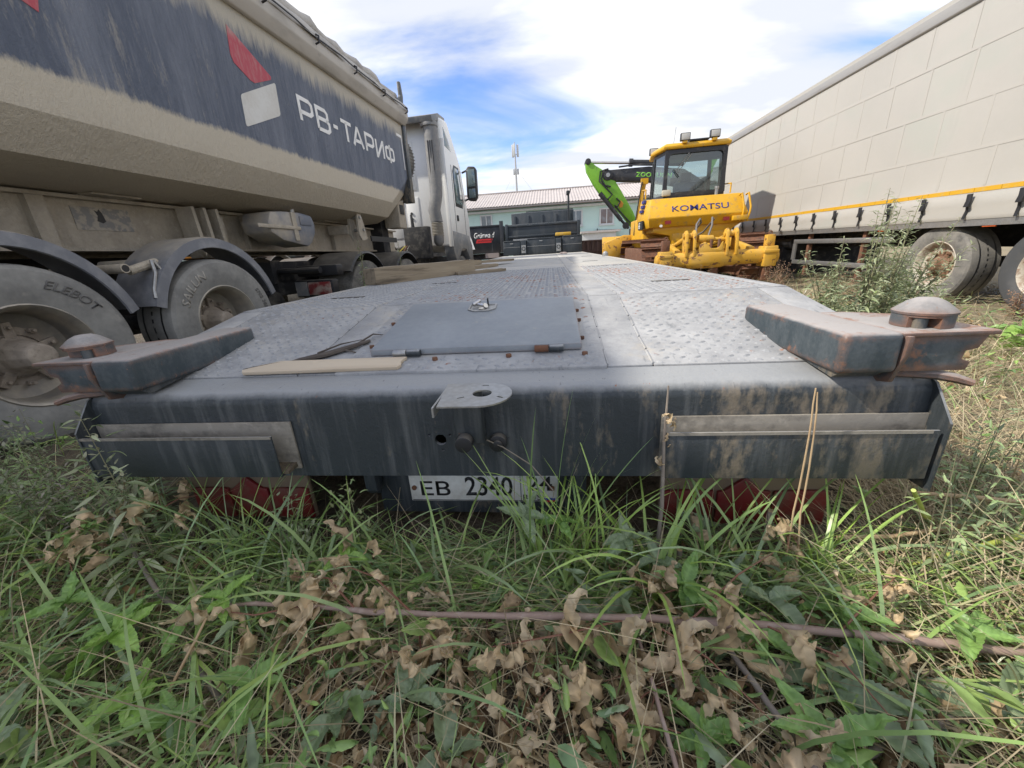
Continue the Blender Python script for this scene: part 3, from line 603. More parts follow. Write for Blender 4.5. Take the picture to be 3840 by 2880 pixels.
# fenders with rolled outer lips
for y0, in ((.36,), (1.67,), (2.98,)):
    a0, a1 = math.radians(18), math.radians(162); rg = []
    N_ = 26
    for i in range(N_+1):
        a = a0+(a1-a0)*i/N_; c, q = math.cos(a), math.sin(a); r = .635
        zoff = .50
        ring = [(x, y0+rr_*c, zoff+rr_*q*1.15+.02) for x, rr_ in ((.84, r), (1.20, r), (1.235, r-.010), (1.246, r-.075), (1.234, r-.080), (1.220, r-.02), (1.19, r-.01), (.84, r-.01))]
        rg.append(ring)
    MB().loft(rg).build('fender', FEND, dt, smooth=50)
for (y, z) in ((2.30, 1.02), (2.62, 1.06)):
    MB().tube([(.53, y, z), (1.19, y, z)], .032, 14).build('fender_tube', MUDM, dt)
    MB().tube([(1.191, y, z), (1.1915, y, z)], .024, 12).build('tube_bore', BLACK, dt)
MB().tube([(1.15, 2.34, 1.0), (1.14, 2.56, 1.06)], .03, 10).build('fender_tube', MUDM, dt)
for dy in (0, .06): MB().tube([(1.20, 2.48+dy*.2, 1.07), (1.215, 2.47+dy, .98), (1.215, 2.42+dy, .86), (1.23, 2.40+dy, .80)], .012, 8).build('fender_clamp', STEEL, dt)
for i, y in enumerate((.36, 1.67, 2.98)):
    rt_ = [RIMD2, RIMD, RIMD2][i]
    wheel_parts(dt, (1.05, y, .55), 1, .525, .385, .292, rt_, BRAKE, TYREL, [[], [('ELEBOT', 1.25, .075, LETT2)], [('SAILUN', 2.75, .095, LETT), ('S702 385/65R22.5', .62, .05, LETT2)]][i], deep=.20, nuts=10, hub_out=.10 if i == 1 else .05, tread=False)
    MB().lathe([(-.19, .30), (-.19, .48), (0, .52), (.19, .48), (.19, .30)], (-1.05, y, .55), 'x', 24).build('tyre', RUBBER, dt)
for y0 in (.36, 1.67, 2.98):
    rg = [[(x, y0+r_*math.cos(a), .52+r_*math.sin(a)*1.15) for x, r_ in ((-.84, .635), (-1.24, .635), (-1.24, .56), (-.84, .62))] for a in [math.radians(18+144*i/16) for i in range(17)]]
    MB().loft(rg).build('fender', FEND, dt, smooth=50)
MB().box(-.78, -.6, -.9, 3.7, .35, 1.25).build('dark_gap_blocker', DARK, dt)  # added dark slab, no real part; blocks bright gaps to keep the underside dark
# bracket cluster, tool box, support leg, side hooks
TB = mat('blue_grey_cover', (.15, .165, .20), .5, layers=[(MUD, [(1, ('n', 6)), (-.5, ('ax', 1))], -1.82, -1.45, .9)])
bx = MB().prism([(3.94, 1.34), (3.92, 1.44), (3.98, 1.55), (4.15, 1.57), (4.46, 1.58), (4.66, 1.56), (4.70, 1.46), (4.68, 1.36), (4.58, 1.24), (4.50, 1.20), (4.1, 1.26)], 'x', .70, 1.05).build('hose_box', TB, dt, bevel=.025, seg=2)
MB().box(1.051, 1.07, 3.75, 4.40, 1.38, 1.42).build('box_strap', MUDM, bx, bevel=.008)
MB().box(1.051, 1.06, 4.42, 4.62, 1.44, 1.54).build('box_door', TB, bx, bevel=.006)
MB().box(1.051, 1.065, 4.28, 4.35, 1.26, 1.57).build('box_band', MUDM, bx, bevel=.006)
MB().lathe([(0, .03), (.05, .03), (.055, .018), (.08, .018), (.082, .0)], (.95, 4.45, 1.58), 'z', 10).build('filler_cap', STEEL, bx)
for y in (3.30, 3.42, 3.55): MB().prism([(y, 1.55), (y+.03, 1.55), (y+.05, 1.2), (y+.02, 1.1)], 'x', .62, .80).build('bracket_plate', MUDM, dt)
MB().box(.60, .72, 3.62, 3.70, .62, 1.50).build('support_strut', MUDM, dt, bevel=.01)
sb = MB().prism([(5.70, 1.30), (5.64, 1.38), (5.66, 1.75), (5.72, 1.75), (5.80, 1.55), (5.86, 1.32)], 'x', .92, .95).build('latch_plate', MUDM, dt)
MB().prism([(5.70, 1.30), (5.64, 1.38), (5.66, 1.75), (5.72, 1.75), (5.80, 1.55), (5.86, 1.32)], 'x', 1.06, 1.09).build('latch_plate', MUDM, dt)
MB().cyl((.9, 5.70, 1.62), (1.11, 5.70, 1.62), .02, 8).build('latch_pin', STEEL, dt); MB().cyl((.9, 5.76, 1.45), (1.11, 5.76, 1.45), .02, 8).build('latch_pin', STEEL, dt)
MB().box(.6, .92, 5.62, 5.70, 1.40, 1.52).build('latch_arm', MUDM, dt)
MB().box(1.0, 1.02, 6.1, 7.0, 1.30, 1.38).build('slotted_rail', BLACK, dt)
MB().cyl((.2, 3.55, .66), (.2, 4.3, .66), .19, 20).build('air_tank', mat('dusty_tank', (.12, .115, .11), .7, layers=[(MUD, [(1, ('n', 7))], .45, .7, .8)]), dt, bevel=.03)
MB().box(-.6, .75, 7.0, 7.25, .95, 1.9).build('hoist_mount', DARK, dt)
cp = MB().box(.80, 1.10, 7.06, 7.36, 1.55, 2.02).build('hydraulic_box', MUDM, dt, bevel=.02)
MB().box(1.101, 1.11, 7.12, 7.28, 1.78, 1.94).build('box_window', BLACK, cp, bevel=.004)
MB().box(.9, 1.2, 7.32, 7.52, 2.05, 2.18).build('ladder_step', MUDM, dt, bevel=.02)
# spare wheel carried on the front wall
sp = MB().lathe([(-.14, .30), (-.17, .42), (-.15, .50), (-.10, .523), (.10, .523), (.15, .50), (.17, .42), (.14, .30)], (.72, 7.62, 2.75), 'y', 48).build('spare_wheel', RUBBER, dt, smooth=30)
tg = MB()
for k in range(60):
    T = Matrix.Translation((.72, 7.62, 2.75)) @ Matrix.Rotation(2*PI*k/60, 4, 'Y'); tg.box(-.008, .008, -.13, .13, .515, .53, T)
tg.build('tread_blocks', RUBBER, sp, smooth=0)

# ------------------------------------------------------------ tractor unit in front of the dump trailer
tr = thing('tractor_unit', 'white cab tractor unit coupled in front of the dusty dump trailer', 'truck', left_frame(-4.35), LROT)
CABW = mat('white_cab_paint', (.78, .78, .76), .35, coat=.3, layers=[((.55, .52, .47), [(-1, ('ax', 2)), (.5, ('n', 3)), (.3, ('n', 30))], -1.55, -.9, .6), ((.66, .64, .60), [(1, ('n', 6)), (.3, ('n', 40))], .7, 1.0, .4)])
CABG = mat('grey_cab_skirt', (.17, .175, .18), .5, layers=[(DUST, [(1, ('n', 6))], .45, .75, .6)])
GLASS = mat('tinted_glass', (.10, .13, .14), .06, spec=.9, layers=[((.2, .3, .3), [(1, ('n', 2))], .45, .7, .4)])
def cabx(z): return 1.24-.05*max(0, (z-2.6)/1.4)
rear, front = 9.55, 11.27
cp_ = [(rear, 1.28), (rear, 3.72), (rear+0.050, 3.98), (rear+0.429, 4.02), (rear+0.741, 3.74), (rear+1.131, 3.36), (rear+1.264, 3.22), (rear+1.521, 2.45), (front, 1.95), (front+.02, 1.45), (rear+1.209, 1.15), (rear+0.390, 1.15)]
rings = []
for x in (-1.24, -1.18, 1.18, 1.24):
    k = .0 if abs(x) < 1.2 else .05
    cy, cz = 10.35, 2.5
    rings.append([(x, cy+(y-cy)*(1-k), cz+(z-cz)*(1-k*.8)) for y, z in cp_])
cab = MB().loft(rings).build('cab', CABW, tr, bevel=.03, seg=3)
MB().prism([(9.15, 3.90), (9.62, 4.06), (10.05, 4.08), (10.1, 3.98), (9.6, 3.90), (9.2, 3.80)], 'x', -1.15, 1.17).build('roof_deflector', CABG, cab, bevel=.01)
# pressed panels on the back of the cab
for a, b, c_, d_ in ((.18, .50, 2.55, 3.55), (.18, .5, 1.5, 2.4), (-.35, .1, 1.5, 2.45), (-1.05, -.45, 1.5, 3.6)):
    MB().box(a, b, rear-.018, rear+0.020, c_, d_).build('back_panel', CABW, cab, bevel=.012, seg=2)
for a in (.25, .33, .41): MB().box(a, a+.03, rear-.032, rear-.016, 2.65, 3.45).build('pressed_rib', CABW, cab, bevel=.008)
MB().box(-.35, .12, rear-.022, rear+0.020, 2.62, 3.25).build('rear_window', GLASS, cab, bevel=.03)
MB().box(.02, .09, rear-.03, rear-.01, 2.25, 2.5).build('vent_grille', BLACK, cab, bevel=.02)
for z0 in (2.05, 1.93): MB().cyl((.3, rear-.04, z0), (.3, rear-.015, z0), .028, 12).build('rubber_plug', BLACK, cab)
REDT = mat('red_tape', (.5, .03, .04), .5)
MB().box(.26, .36, rear-.034, rear-.032, 3.38, 3.44).build('red_marker', REDT, cab); MB().box(.36, .44, rear-.034, rear-.032, 3.38, 3.44).build('white_marker', WHITE, cab)
MB().box(1.18, 1.244, rear+0.010, rear+0.050, 3.30, 3.50).build('red_marker', REDT, cab)
# side windows, door lines, handle, mirror
MB().prism([(rear+0.094, 3.42), (rear+0.094, 3.80), (rear+0.390, 3.62), (rear+0.562, 3.38)], 'x', 1.20, 1.243).build('upper_window', GLASS, cab, bevel=.008)
MB().prism([(rear+0.585, 2.28), (rear+0.562, 2.95), (rear+0.663, 3.08), (rear+0.975, 3.08), (rear+1.170, 2.42), (rear+1.092, 2.26)], 'x', 1.23, 1.252).build('door_window', GLASS, cab, bevel=.006)
MB().prism([(rear+0.546, 2.20), (rear+0.523, 2.98), (rear+0.647, 3.13), (rear+1.030, 3.13), (rear+1.232, 2.42), (rear+1.131, 2.2)], 'x', 1.225, 1.247).build('window_seal', BLACK, cab, bevel=.004)
for y, z0, z1 in ((rear+0.429, 1.5, 3.1), (rear+1.264, 1.5, 2.4)): MB().box(1.236, 1.246, y, y+.012, z0, z1).build('door_gap', BLACK, cab)
MB().box(1.24, 1.27, rear+0.546, rear+0.655, 1.86, 2.0).build('door_handle', BLACK, cab, bevel=.015)
MB().prism([(rear+0.020, 1.30), (rear+0.020, 1.62), (rear+1.482, 1.55), (front+.03, 1.30), (front+.03, .75), (rear+1.521, .62), (rear+1.365, 1.0), (rear+1.131, 1.2), (rear+0.741, 1.2), (rear+0.484, 1.0), (rear+0.351, .75), (rear+0.060, 1.1)], 'x', 1.0, 1.255).build('side_skirt', CABG, cab, bevel=.02)
MB().box(1.16, 1.262, rear-.01, rear+0.030, 1.25, 3.55).build('side_extender', CABW, cab, bevel=.008)
mi = MB().prism([(1.34, 2.42), (1.30, 2.52), (1.32, 3.16), (1.38, 3.24), (1.56, 3.22), (1.60, 3.14), (1.59, 2.5), (1.52, 2.40)], 'y', 10.98, 11.13).build('mirror_housing', BLACK, cab, bevel=.03)
MB().box(1.37, 1.56, 10.966, 10.979, 2.75, 3.16).build('mirror_glass', GLASS, mi, bevel=.01); MB().box(1.37, 1.55, 10.966, 10.979, 2.48, 2.70).build('mirror_glass', GLASS, mi, bevel=.01)
for z0 in (2.48, 3.16): MB().tube([(1.2, 11.02, z0-.06), (1.36, 11.05, z0)], .025, 6).build('mirror_arm', BLACK, mi)
MB().lathe([(-.15, .29), (-.17, .42), (-.1, .51), (.1, .51), (.15, .42), (.15, .29)], (1.05, 10.55, .52), 'x', 32).build('tyre', RUBBER, tr)
# intake stack
SN = mat('grey_intake_plastic', (.17, .17, .17), .6, layers=[(DUST, [(1, ('n', 12)), (.4, ('n', 60))], .6, 1.1, .4)])
ik = MB()
def rr_(cx, cy, hx, hy, z, tilt=0): return [(cx+hx*math.cos(2*PI*k/16)*(1.25 if k % 4 == 2 else 1.1), cy+hy*math.sin(2*PI*k/16), z) for k in range(16)]
stack = ik.loft([rr_(.99, 9.30, .13, .13, 1.80), rr_(.97, 9.27, .13, .13, 2.05), rr_(1.04, 9.31, .13, .13, 2.35), rr_(1.05, 9.33, .135, .13, 2.6), rr_(1.05, 9.36, .14, .13, 3.66), rr_(1.05, 9.36, .14, .13, 3.74)]).build('intake_stack', SN, tr, smooth=50)
MB().loft([rr_(1.03, 9.36, .17, .17, 3.74), rr_(1.02, 9.36, .18, .18, 3.79), rr_(1.03, 9.36, .15, .15, 3.83)]).build('stack_cap', SN, stack, smooth=50)
for dx_ in (-.05, 0, .05): MB().box(1.05+dx_-.009, 1.05+dx_+.009, 9.215, 9.235, 2.55, 3.45).build('stack_rib', BLACK, stack)
bw = [(0, .135)]; 
for k in range(9): bw += [(k*.033+.008, .14), (k*.033+.02, .122)]
MB().lathe(bw, (.99, 9.30, 1.50), 'z', 20).build('bellows', mat('tan_bellows', (.26, .24, .2), .8), stack, smooth=60)
MB().lathe([(0, .001), (.02, .07), (.09, .12), (.24, .13)], (.99, 9.30, 1.26), 'z', 18).build('dust_bowl', SN, stack, smooth=60)
MB().tube([(.55, 9.1, 1.35), (.52, 8.95, 1.7), (.5, 9.0, 1.95), (.48, 9.1, 1.7), (.5, 9.2, 1.35)], .03, 8).build('air_hose', BLACK, tr)
MB().box(.3, .9, 8.9, 9.1, 1.0, 1.7).build('cab_support', DARK, tr, bevel=.02)
for k in range(4): MB().tube([(.2+.09*k, 7.9, 1.35), (.25+.08*k, 8.3, 1.15-.05*k), (.3+.05*k, 8.8, 1.3)], .012, 6).build('coiled_hose', [BLACK, mat('yellow_hose', (.5, .4, .05), .5), RUST, BLACK][k], tr)
# frame, drive wheels with split fenders, tail lamp
MB().box(-.45, .45, 4.5, 11.5, .78, 1.05).build('frame_rail', DARK, tr)
for y in (5.5, 6.9):
    for s in (-1, 1):
        MB().lathe([(-.30, .28), (-.30, .44), (-.27, .50), (.27, .50), (.30, .44), (.30, .28)], (s*.93, y, .51), 'x', 32).build('tyre', RUBBER, tr)
        rg = [[(x, y+r*math.cos(a), .53+r*math.sin(a)*1.02) for x, r in ((s*.60, .60), (s*1.22, .60), (s*1.235, .57), (s*.60, .585))] for a in [math.radians(35+110*i/14) for i in range(15)]]
        MB().loft(rg).build('drive_fender', BLACK, tr, smooth=40)
MB().box(.62, 1.22, 4.72, 4.86, .84, .98).build('rear_guard', BLACK, tr, bevel=.02)
tl = MB().box(.60, 1.16, 4.66, 4.80, .58, .80).build('tail_lamp', BLACK, tr, bevel=.02)
MB().box(.80, 1.13, 4.645, 4.662, .61, .77).build('lamp_lens', mat('red_lens', (.20, .03, .03), .3, layers=[(DUST, [(1, ('n', 9))], .42, .6, .7)]), tl, bevel=.015)
MB().box(.62, .79, 4.645, 4.662, .60, .78).build('lamp_bracket', CABG, tl)
MB().tube([(.3, 4.62, .92), (1.05, 4.62, .92)], .04, 10).build('rear_bar', BLACK, tr)
MB().box(-.1, .45, 4.55, 4.9, .62, .96).build('battery_box', DARK, tr, bevel=.02)
MB().cyl((-.2, 4.4, .55), (.5, 4.4, .55), .14, 16).build('air_tank', DARK, tr)
# orange machine glimpsed under the dump trailer
om = thing('orange_dump_truck', 'orange bodied truck glimpsed low down through the gap under the dump trailer', 'truck', (-7.4, 8.6, 0))
ORG = mat('orange_paint', (.52, .20, .02), .5, layers=[(DUST, [(1, ('n', 3))], .5, .8, .5)])
MB().prism([(-1.4, 1.15), (1.2, 1.15), (1.5, 1.45), (1.5, 2.3), (-1.4, 2.3)], 'y', -1.0, 3.5).build('load_bed', ORG, om, bevel=.03)
MB().box(-1.2, 1.2, -1.2, 4.5, .8, 1.1).build('chassis', DARK, om)
for y in (0, 1.4):
    MB().lathe([(-.15, .29), (-.17, .42), (-.1, .51), (.1, .51), (.15, .42), (.15, .29)], (1.1, y, .52), 'x', 28).build('tyre', RUBBER, om)
    rg = [[(x, y+r*math.cos(a), .53+r*math.sin(a)) for x, r in ((.9, .62), (1.35, .62), (1.35, .6), (.9, .6))] for a in [math.radians(20+140*i/14) for i in range(15)]]
    MB().loft(rg).build('white_fender', WHITE, om)
# ------------------------------------------------------------ see-through glass
def clear_glass(name, tint, gloss=.18):
    m = bpy.data.materials.new(name); m.use_nodes = True; t = m.node_tree; t.nodes.clear()
    o = t.nodes.new('ShaderNodeOutputMaterial'); a = t.nodes.new('ShaderNodeBsdfTransparent'); a.inputs[0].default_value = (*tint, 1)
    g = t.nodes.new('ShaderNodeBsdfGlossy'); g.inputs['Roughness'].default_value = .03; g.inputs[0].default_value = (.9, .95, .95, 1)
    x = t.nodes.new('ShaderNodeMixShader'); f = t.nodes.new('ShaderNodeFresnel'); f.inputs[0].default_value = 1.5
    k = t.nodes.new('ShaderNodeMath'); k.operation = 'ADD'; k.inputs[1].default_value = gloss*.5; t.links.new(f.outputs[0], k.inputs[0])
    t.links.new(k.outputs[0], x.inputs[0]); t.links.new(a.outputs[0], x.inputs[1]); t.links.new(g.outputs[0], x.inputs[2]); t.links.new(x.outputs[0], o.inputs[0])
    return m
CGL = clear_glass('cab_glass', (.62, .72, .70))
# ------------------------------------------------------------ bulldozer
bz = thing('bulldozer', 'yellow crawler bulldozer with a rear ripper parked between the low loader and the curtain trailer', 'bulldozer', (3.12, 8.1, 0), (0, 0, -.05))
YEL = mat('bulldozer_yellow', (.64, .345, .012), .42, layers=[((.70, .41, .035), [(1, ('n', 4))], .45, .7, .6), ((.36, .24, .10), [(1, ('n', 12)), (.7, ('n', 3))], .92, 1.15, .7), ((.48, .37, .2), [(1, ('up',)), (.4, ('n', 9))], 1.02, 1.25, .5)])
YELC = mat('chipped_yellow', (.60, .33, .03), .55, layers=[((.55, .38, .12), [(1, ('n', 5))], .45, .7, .5), ((.14, .06, .035), [(1, ('n', 9, (1, 2, 1))), (.3, ('n', 40)), (.25, ('n', 2))], .86, .90, .9), ((.12, .06, .04), [(1, ('edge', .02)), (.9, ('n', 16))], .72, .82, .7)], bump=([(1, ('n', 20))], .3, .006))
CABK = mat('cab_black', (.022, .022, .024), .45, layers=[(DUST, [(1, ('n', 6))], .55, .85, .35)])
# tank: faceted rear body
def tk(y, zt, zm, zb, wt, wm, wb): return [(-wb, y, zb), (-wm, y, zm), (-wt, y, zt), (wt, y, zt), (wm, y, zm), (wb, y, zb)]
tank = MB()
rings = [[(-.98, 1.44, 1.20), (-1.02, 1.34, 1.40), (-.95, 1.56, 1.80), (.90, 1.56, 1.80), (1.02, 1.34, 1.40), (1.0, 1.44, 1.20)],
         [(-1.04, 2.5, 1.18), (-1.10, 2.5, 1.40), (-1.02, 2.5, 1.86), (.98, 2.5, 1.86), (1.1, 2.5, 1.40), (1.04, 2.5, 1.18)]]
tank = tank.add(rings[0]+rings[1], [(i, (i+1) % 6, 6+(i+1) % 6, 6+i) for i in range(6)]+[(0, 5, 4, 1), (1, 4, 3, 2), (6, 7, 8, 9, 10, 11)]).build('fuel_tank', YEL, bz, bevel=.02, seg=2)
blue = mat('blue_lettering', (.035, .035, .19), .45)
nrm = Vector((0, -.40, .22)).normalized(); upv = Vector((0, .22, .40)).normalized()
o0 = Vector((-.52, 1.34, 1.40))+upv*.12
kt = text('brand_lettering', 'KOMATSU', blue, tank, o0+nrm*.003, (1, 0, 0), upv, 1, .003, 0, .006, 1, (1.16, .135))
for x in (-.60, .60): MB().box(x-.06, x+.06, 1.355, 1.375, 1.26, 1.33, Matrix.Translation((0, 0, 0))).build('red_reflector', mat('dozer_reflector', (.25, .02, .02), .4), tank)
MB().cyl((-.74, 1.40, 1.23), (-.74, 1.36, 1.23), .03, 10).build('drain_plug', WHITE, tank)
MB().cyl((.42, 1.62, 1.80), (.42, 1.62, 1.95), .035, 10).cyl((.42, 1.62, 1.92), (.42, 1.62, 1.97), .045, 10).build('filler_cap', STEEL, tank)
# side decal
MB().prism([(1.75, 1.19), (2.3, 1.19), (2.3, 1.38), (1.75, 1.38)], 'x', -1.09, -1.055).build('side_decal', CABK, tank)
text('side_number', '65', WHITE, tank, (-1.092, 2.2, 1.21), (0, -1, 0), (0, 0, 1), .2, .003, 0, .02)
for k in range(3): MB().prism([(1.9, 1.56+.10*k), (2.25, 1.57+.10*k), (2.25, 1.63+.10*k), (1.9, 1.62+.10*k)], 'x', -1.085+.022*k, -1.04+.022*k).build('blue_stripe', blue, tank)
for x in (-.99, .80):
    MB().tube([(x-.05, 1.75, 1.83), (x-.05, 1.75, 2.02), (x-.05, 2.2, 2.06), (x-.05, 2.2, 1.85)], .016, 8).build('hand_rail', YEL, tank)
for dx_ in (0, .13): MB().tube([(.86+dx_, 1.5, 1.75), (.88+dx_, 1.42, 1.78), (.93+dx_, 1.36, 1.5), (.92+dx_, 1.34, 1.40), (.9+dx_, 1.4, 1.22)], .02, 8).build('grab_rail', YEL, tank)
MB().box(.70, 1.0, 1.26, 1.36, 1.24, 1.34).build('step_plate', YEL, tank, bevel=.01)
# lower hull
MB().prism([(-.88, 1.22), (1.0, 1.22), (.80, 1.10), (.66, .74), (-.42, .70), (-.52, 1.02), (-.88, 1.10)], 'y', 1.50, 3.6).build('rear_hull', YEL, bz, bevel=.02)
MB().box(-.46, .60, 1.488, 1.499, .82, 1.06).build('hull_cover', YEL, bz, bevel=.005)
MB().box(-.95, .95, 2.4, 4.6, .55, 1.5).build('engine_hood', YEL, bz, bevel=.03)
# cab
def cabring(z, g=0.0, t=0.0):
    return [(-.645+t, 1.86+g, z), (.645-t, 1.86+g, z), (.78-t, 2.5, z), (.70-t, 3.15-g, z), (-.70+t, 3.15-g, z), (-.78+t, 2.5, z)]
b0 = cabring(1.80); t0 = cabring(2.80, .03, .03)
cabb = MB().loft([cabring(1.78), cabring(1.90)]).build('cab_base', CABK, bz, bevel=.01)
MB().loft([cabring(2.72, .03, .03), cabring(2.80, .03, .03)]).build('cab_top_frame', CABK, cabb, bevel=.008)
for k in range(6):
    a = Vector(cabring(1.88)[k]); b = Vector(cabring(2.74, .03, .03)[k]); wdt = .055 if k in (0, 1) else .04
    c0 = Vector((0, 2.5, a.z)); d_ = (c0-a).normalized()*wdt*.6
    MB().tube([a+d_, b+d_], wdt, 4).build('cab_post', CABK, cabb)
for k, nm in ((0, 'rear_window'), (5, 'side_window'), (1, 'side_window'), (2, 'side_window'), (4, 'side_window'), (3, 'front_window')):
    p, q = cabring(1.9), cabring(2.73, .03, .03); j = (k+1) % 6
    ctr = Vector((0, 2.5, 2.3)); P4 = [Vector(p[k]), Vector(p[j]), Vector(q[j]), Vector(q[k])]
    inn = [(v-ctr)*.985+ctr for v in P4]; inn = [Vector((a.x, a.y, b.z)) for a, b in zip(inn, P4)]
    MB().add(inn, [(0, 1, 2, 3)]).build(nm, CGL, cabb, fix=False, smooth=0)
# rounded dark surround of the rear window
def surround(y, a, b, c, d, w_, r):
    oc = [(a, c), (b, c), (b, d), (a, d)]; ic = [(a+w_, c+w_), (b-w_, c+w_), (b-w_, d-w_), (a+w_, d-w_)]
    O_ = rounded(oc, .001); I_ = rounded(ic, r); n = len(O_)
    return MB().loft([[(x, y-.012, z) for x, z in O_], [(x, y-.012, z) for x, z in I_], [(x, y+.012, z) for x, z in I_], [(x, y+.012, z) for x, z in O_], [(x, y-.012, z) for x, z in O_]], caps=False)
surround(1.862, -.645, .645, 1.86, 2.78, .075, .12).build('window_surround', CABK, cabb, smooth=30)
MB().tube([(-.15, 1.835, 2.70), (-.42, 1.835, 2.34)], .008, 5).tube([(-.08, 1.835, 2.70), (-.38, 1.835, 2.30)], .008, 5).tube([(-.46, 1.83, 2.40), (-.33, 1.83, 2.24)], .012, 5).build('wiper', CABK, cabb)
MB().loft([[(x*1.06, 2.5+(y-2.5)*1.05, z) for x, y, z in cabring(2.80)], [(x*1.08, 2.5+(y-2.5)*1.08, z) for x, y, z in cabring(2.86)], [(x*.98, 2.5+(y-2.5)*.96, z) for x, y, z in cabring(2.92)]]).build('cab_roof', YEL, cabb, bevel=.015)
MB().box(-.15, .25, 1.86, 2.4, 2.93, 2.965).build('roof_hatch', CABK, cabb, bevel=.01)
for x, y, z in ((-.27, 1.80, 3.0), (.33, 1.80, 3.01), (-.70, 2.95, 2.98)):
    lm = MB().box(x-.10, x+.10, y-.045, y+.05, z-.075, z+.075).build('work_lamp', CABK, cabb, bevel=.012)
    MB().box(x-.085, x+.085, y-.052, y-.046, z-.06, z+.06).build('lamp_glass', mat('lamp_glass', (.45, .43, .38), .15, spec=.8), lm, bevel=.008)
    MB().box(x-.05, x+.05, y-.04, y+.04, 2.88, z-.07).build('lamp_bracket', YEL, lm, bevel=.01)
MB().box(-.70, -.52, 1.66, 1.74, 1.86, 1.98).build('side_lamp', mat('side_lamp', (.5, .46, .36), .3), cabb, bevel=.015)
MB().tube([(-.48, 1.9, 2.9), (-.45, 1.9, 3.22)], .004, 5).build('antenna', CABK, cabb)
# seat and controls inside
seat = MB().box(-.26, .28, 2.55, 2.72, 1.95, 2.22).build('seat_back', CABK, cabb, bevel=.06); MB().box(-.12, .14, 2.56, 2.66, 2.22, 2.42).build('head_rest', CABK, seat, bevel=.04)
MB().box(-.3, .32, 2.0, 2.6, 1.85, 2.0).build('seat_base', CABK, cabb, bevel=.05)
MB().lathe([(0, .03), (.10, .035), (.12, .06), (.16, .06), (.17, .0)], (-.02, 2.95, 2.12), 'z', 12).build('control_knob', mat('yellow_knob', (.6, .45, .05), .4), cabb)
MB().tube([(.05, 3.1, 2.45), (.25, 3.1, 2.45), (.27, 3.1, 2.05)], .015, 6).build('cab_handle', CABK, cabb)
# ripper
rp = MB()
prof_ = lambda x, hy, hz: [(x, hy*math.cos(2*PI*k/20)*(1+.12*abs(math.sin(4*PI*k/20))), .55+hz*math.sin(2*PI*k/20)*(1+.12*abs(math.sin(4*PI*k/20)))) for k in range(20)]
beam = rp.loft([prof_(x, hy, hz) for x, hy, hz in ((-1.0, .105, .12), (-.80, .11, .125), (-.55, .12, .135), (-.5, .15, .165), (-.2, .155, .17), (.1, .15, .165), (.18, .13, .14), (.4, .13, .14), (.46, .12, .13), (.75, .115, .125), (1.0, .105, .12))]).build('ripper_beam', YELC, bz, smooth=50)
for s in (-1, 1):
    x = s*.92
    sv = MB().box(x-.11, x+.11, -.17, .15, .36, .72).build('shank_sleeve', YELC, beam, bevel=.02)
    MB().box(x-.125, x+.125, -.185, .165, .60, .66).build('sleeve_band', YELC, sv, bevel=.01)
    MB().cyl((x+s*.10, 0, .53), (x+s*.17, 0, .53), .12, 18).build('end_cap', YELC, sv, bevel=.012)
    MB().box(x-.065, x+.065, -.07, .07, .10, .38).build('shank', RUST, bz, bevel=.012)
    MB().box(x-.07, x+.07, -.09, .05, .72, .92).build('shank_head', RUST if s < 0 else YELC, sv, bevel=.012)
    MB().cyl((x-.075, -.03, .84), (x+.075, -.03, .84), .022, 10).build('shank_pin', RUST, sv)
    MB().tube([(x+.03*math.cos(t*PI/5), -.02, .95+.03*math.sin(t*PI/5)) for t in range(11)], .011, 6).build('lifting_eye', RUST, sv)
MB().box(-.065, .065, -.05, .1, -.05, .42).build('shank', RUST, bz, bevel=.012)
for x0, w_ in ((-.58, .05), (-.44, .05), (.14, .05), (.30, .05)):
    MB().prism([(-.16, .60), (-.15, .80), (-.10, 1.02), (-.03, 1.08), (.06, 1.06), (.12, .95), (.14, .62)], 'x', x0, x0+w_).build('clevis_ear', YELC, beam, bevel=.012)
for x0, x1 in ((-.61, -.36), (.12, .37)): MB().cyl((x0, .0, .98), (x1, .0, .98), .05, 14).build('clevis_pin', YELC, beam, bevel=.006)
for x in (-.49, .25):
    MB().tube([(x, .0, .98), (x-.04, .9, .80), (x-.05, 1.5, .78)], .05, 10).build('ripper_cylinder', YELC, bz)
for s in (-1, 1):
    MB().prism([(.05, .62), (.05, .72), (1.55, .95), (1.55, .78)], 'x', s*.66-.05, s*.66+.05).build('lower_link', YELC, bz, bevel=.012)
MB().prism([(-.36, .66), (-.32, .82), (-.22, .86), (-.12, .74), (.0, .74), (.08, .86), (.12, .66)], 'y', -.13, -.06).build('saddle', YELC, beam, bevel=.012)
MB().cyl((-.34, -.02, .92), (-.08, -.02, .90), .07, 16).cyl((-.08, -.02, .90), (.16, -.02, .88), .035, 12).build('pin_puller', YELC, beam, bevel=.004)
for x in (-.12, .02): MB().cyl((x, -.1, .68), (x, -.1, .90), .026, 10).build('lock_bolt', RUST, beam)
for pts in ([(-.36, .05, .98), (-.34, .15, 1.18), (-.24, .3, 1.28), (-.16, .5, 1.22), (-.2, .9, 1.02), (-.25, 1.5, .95)], [(-.14, .05, .95), (-.06, .15, 1.15), (-.02, .3, 1.29), (.06, .45, 1.26), (.02, .9, 1.05), (0, 1.5, .95)]):
    MB().tube(pts, .018, 8).build('hydraulic_hose', mat('grey_hose', (.16, .15, .14), .6), bz, smooth=60)
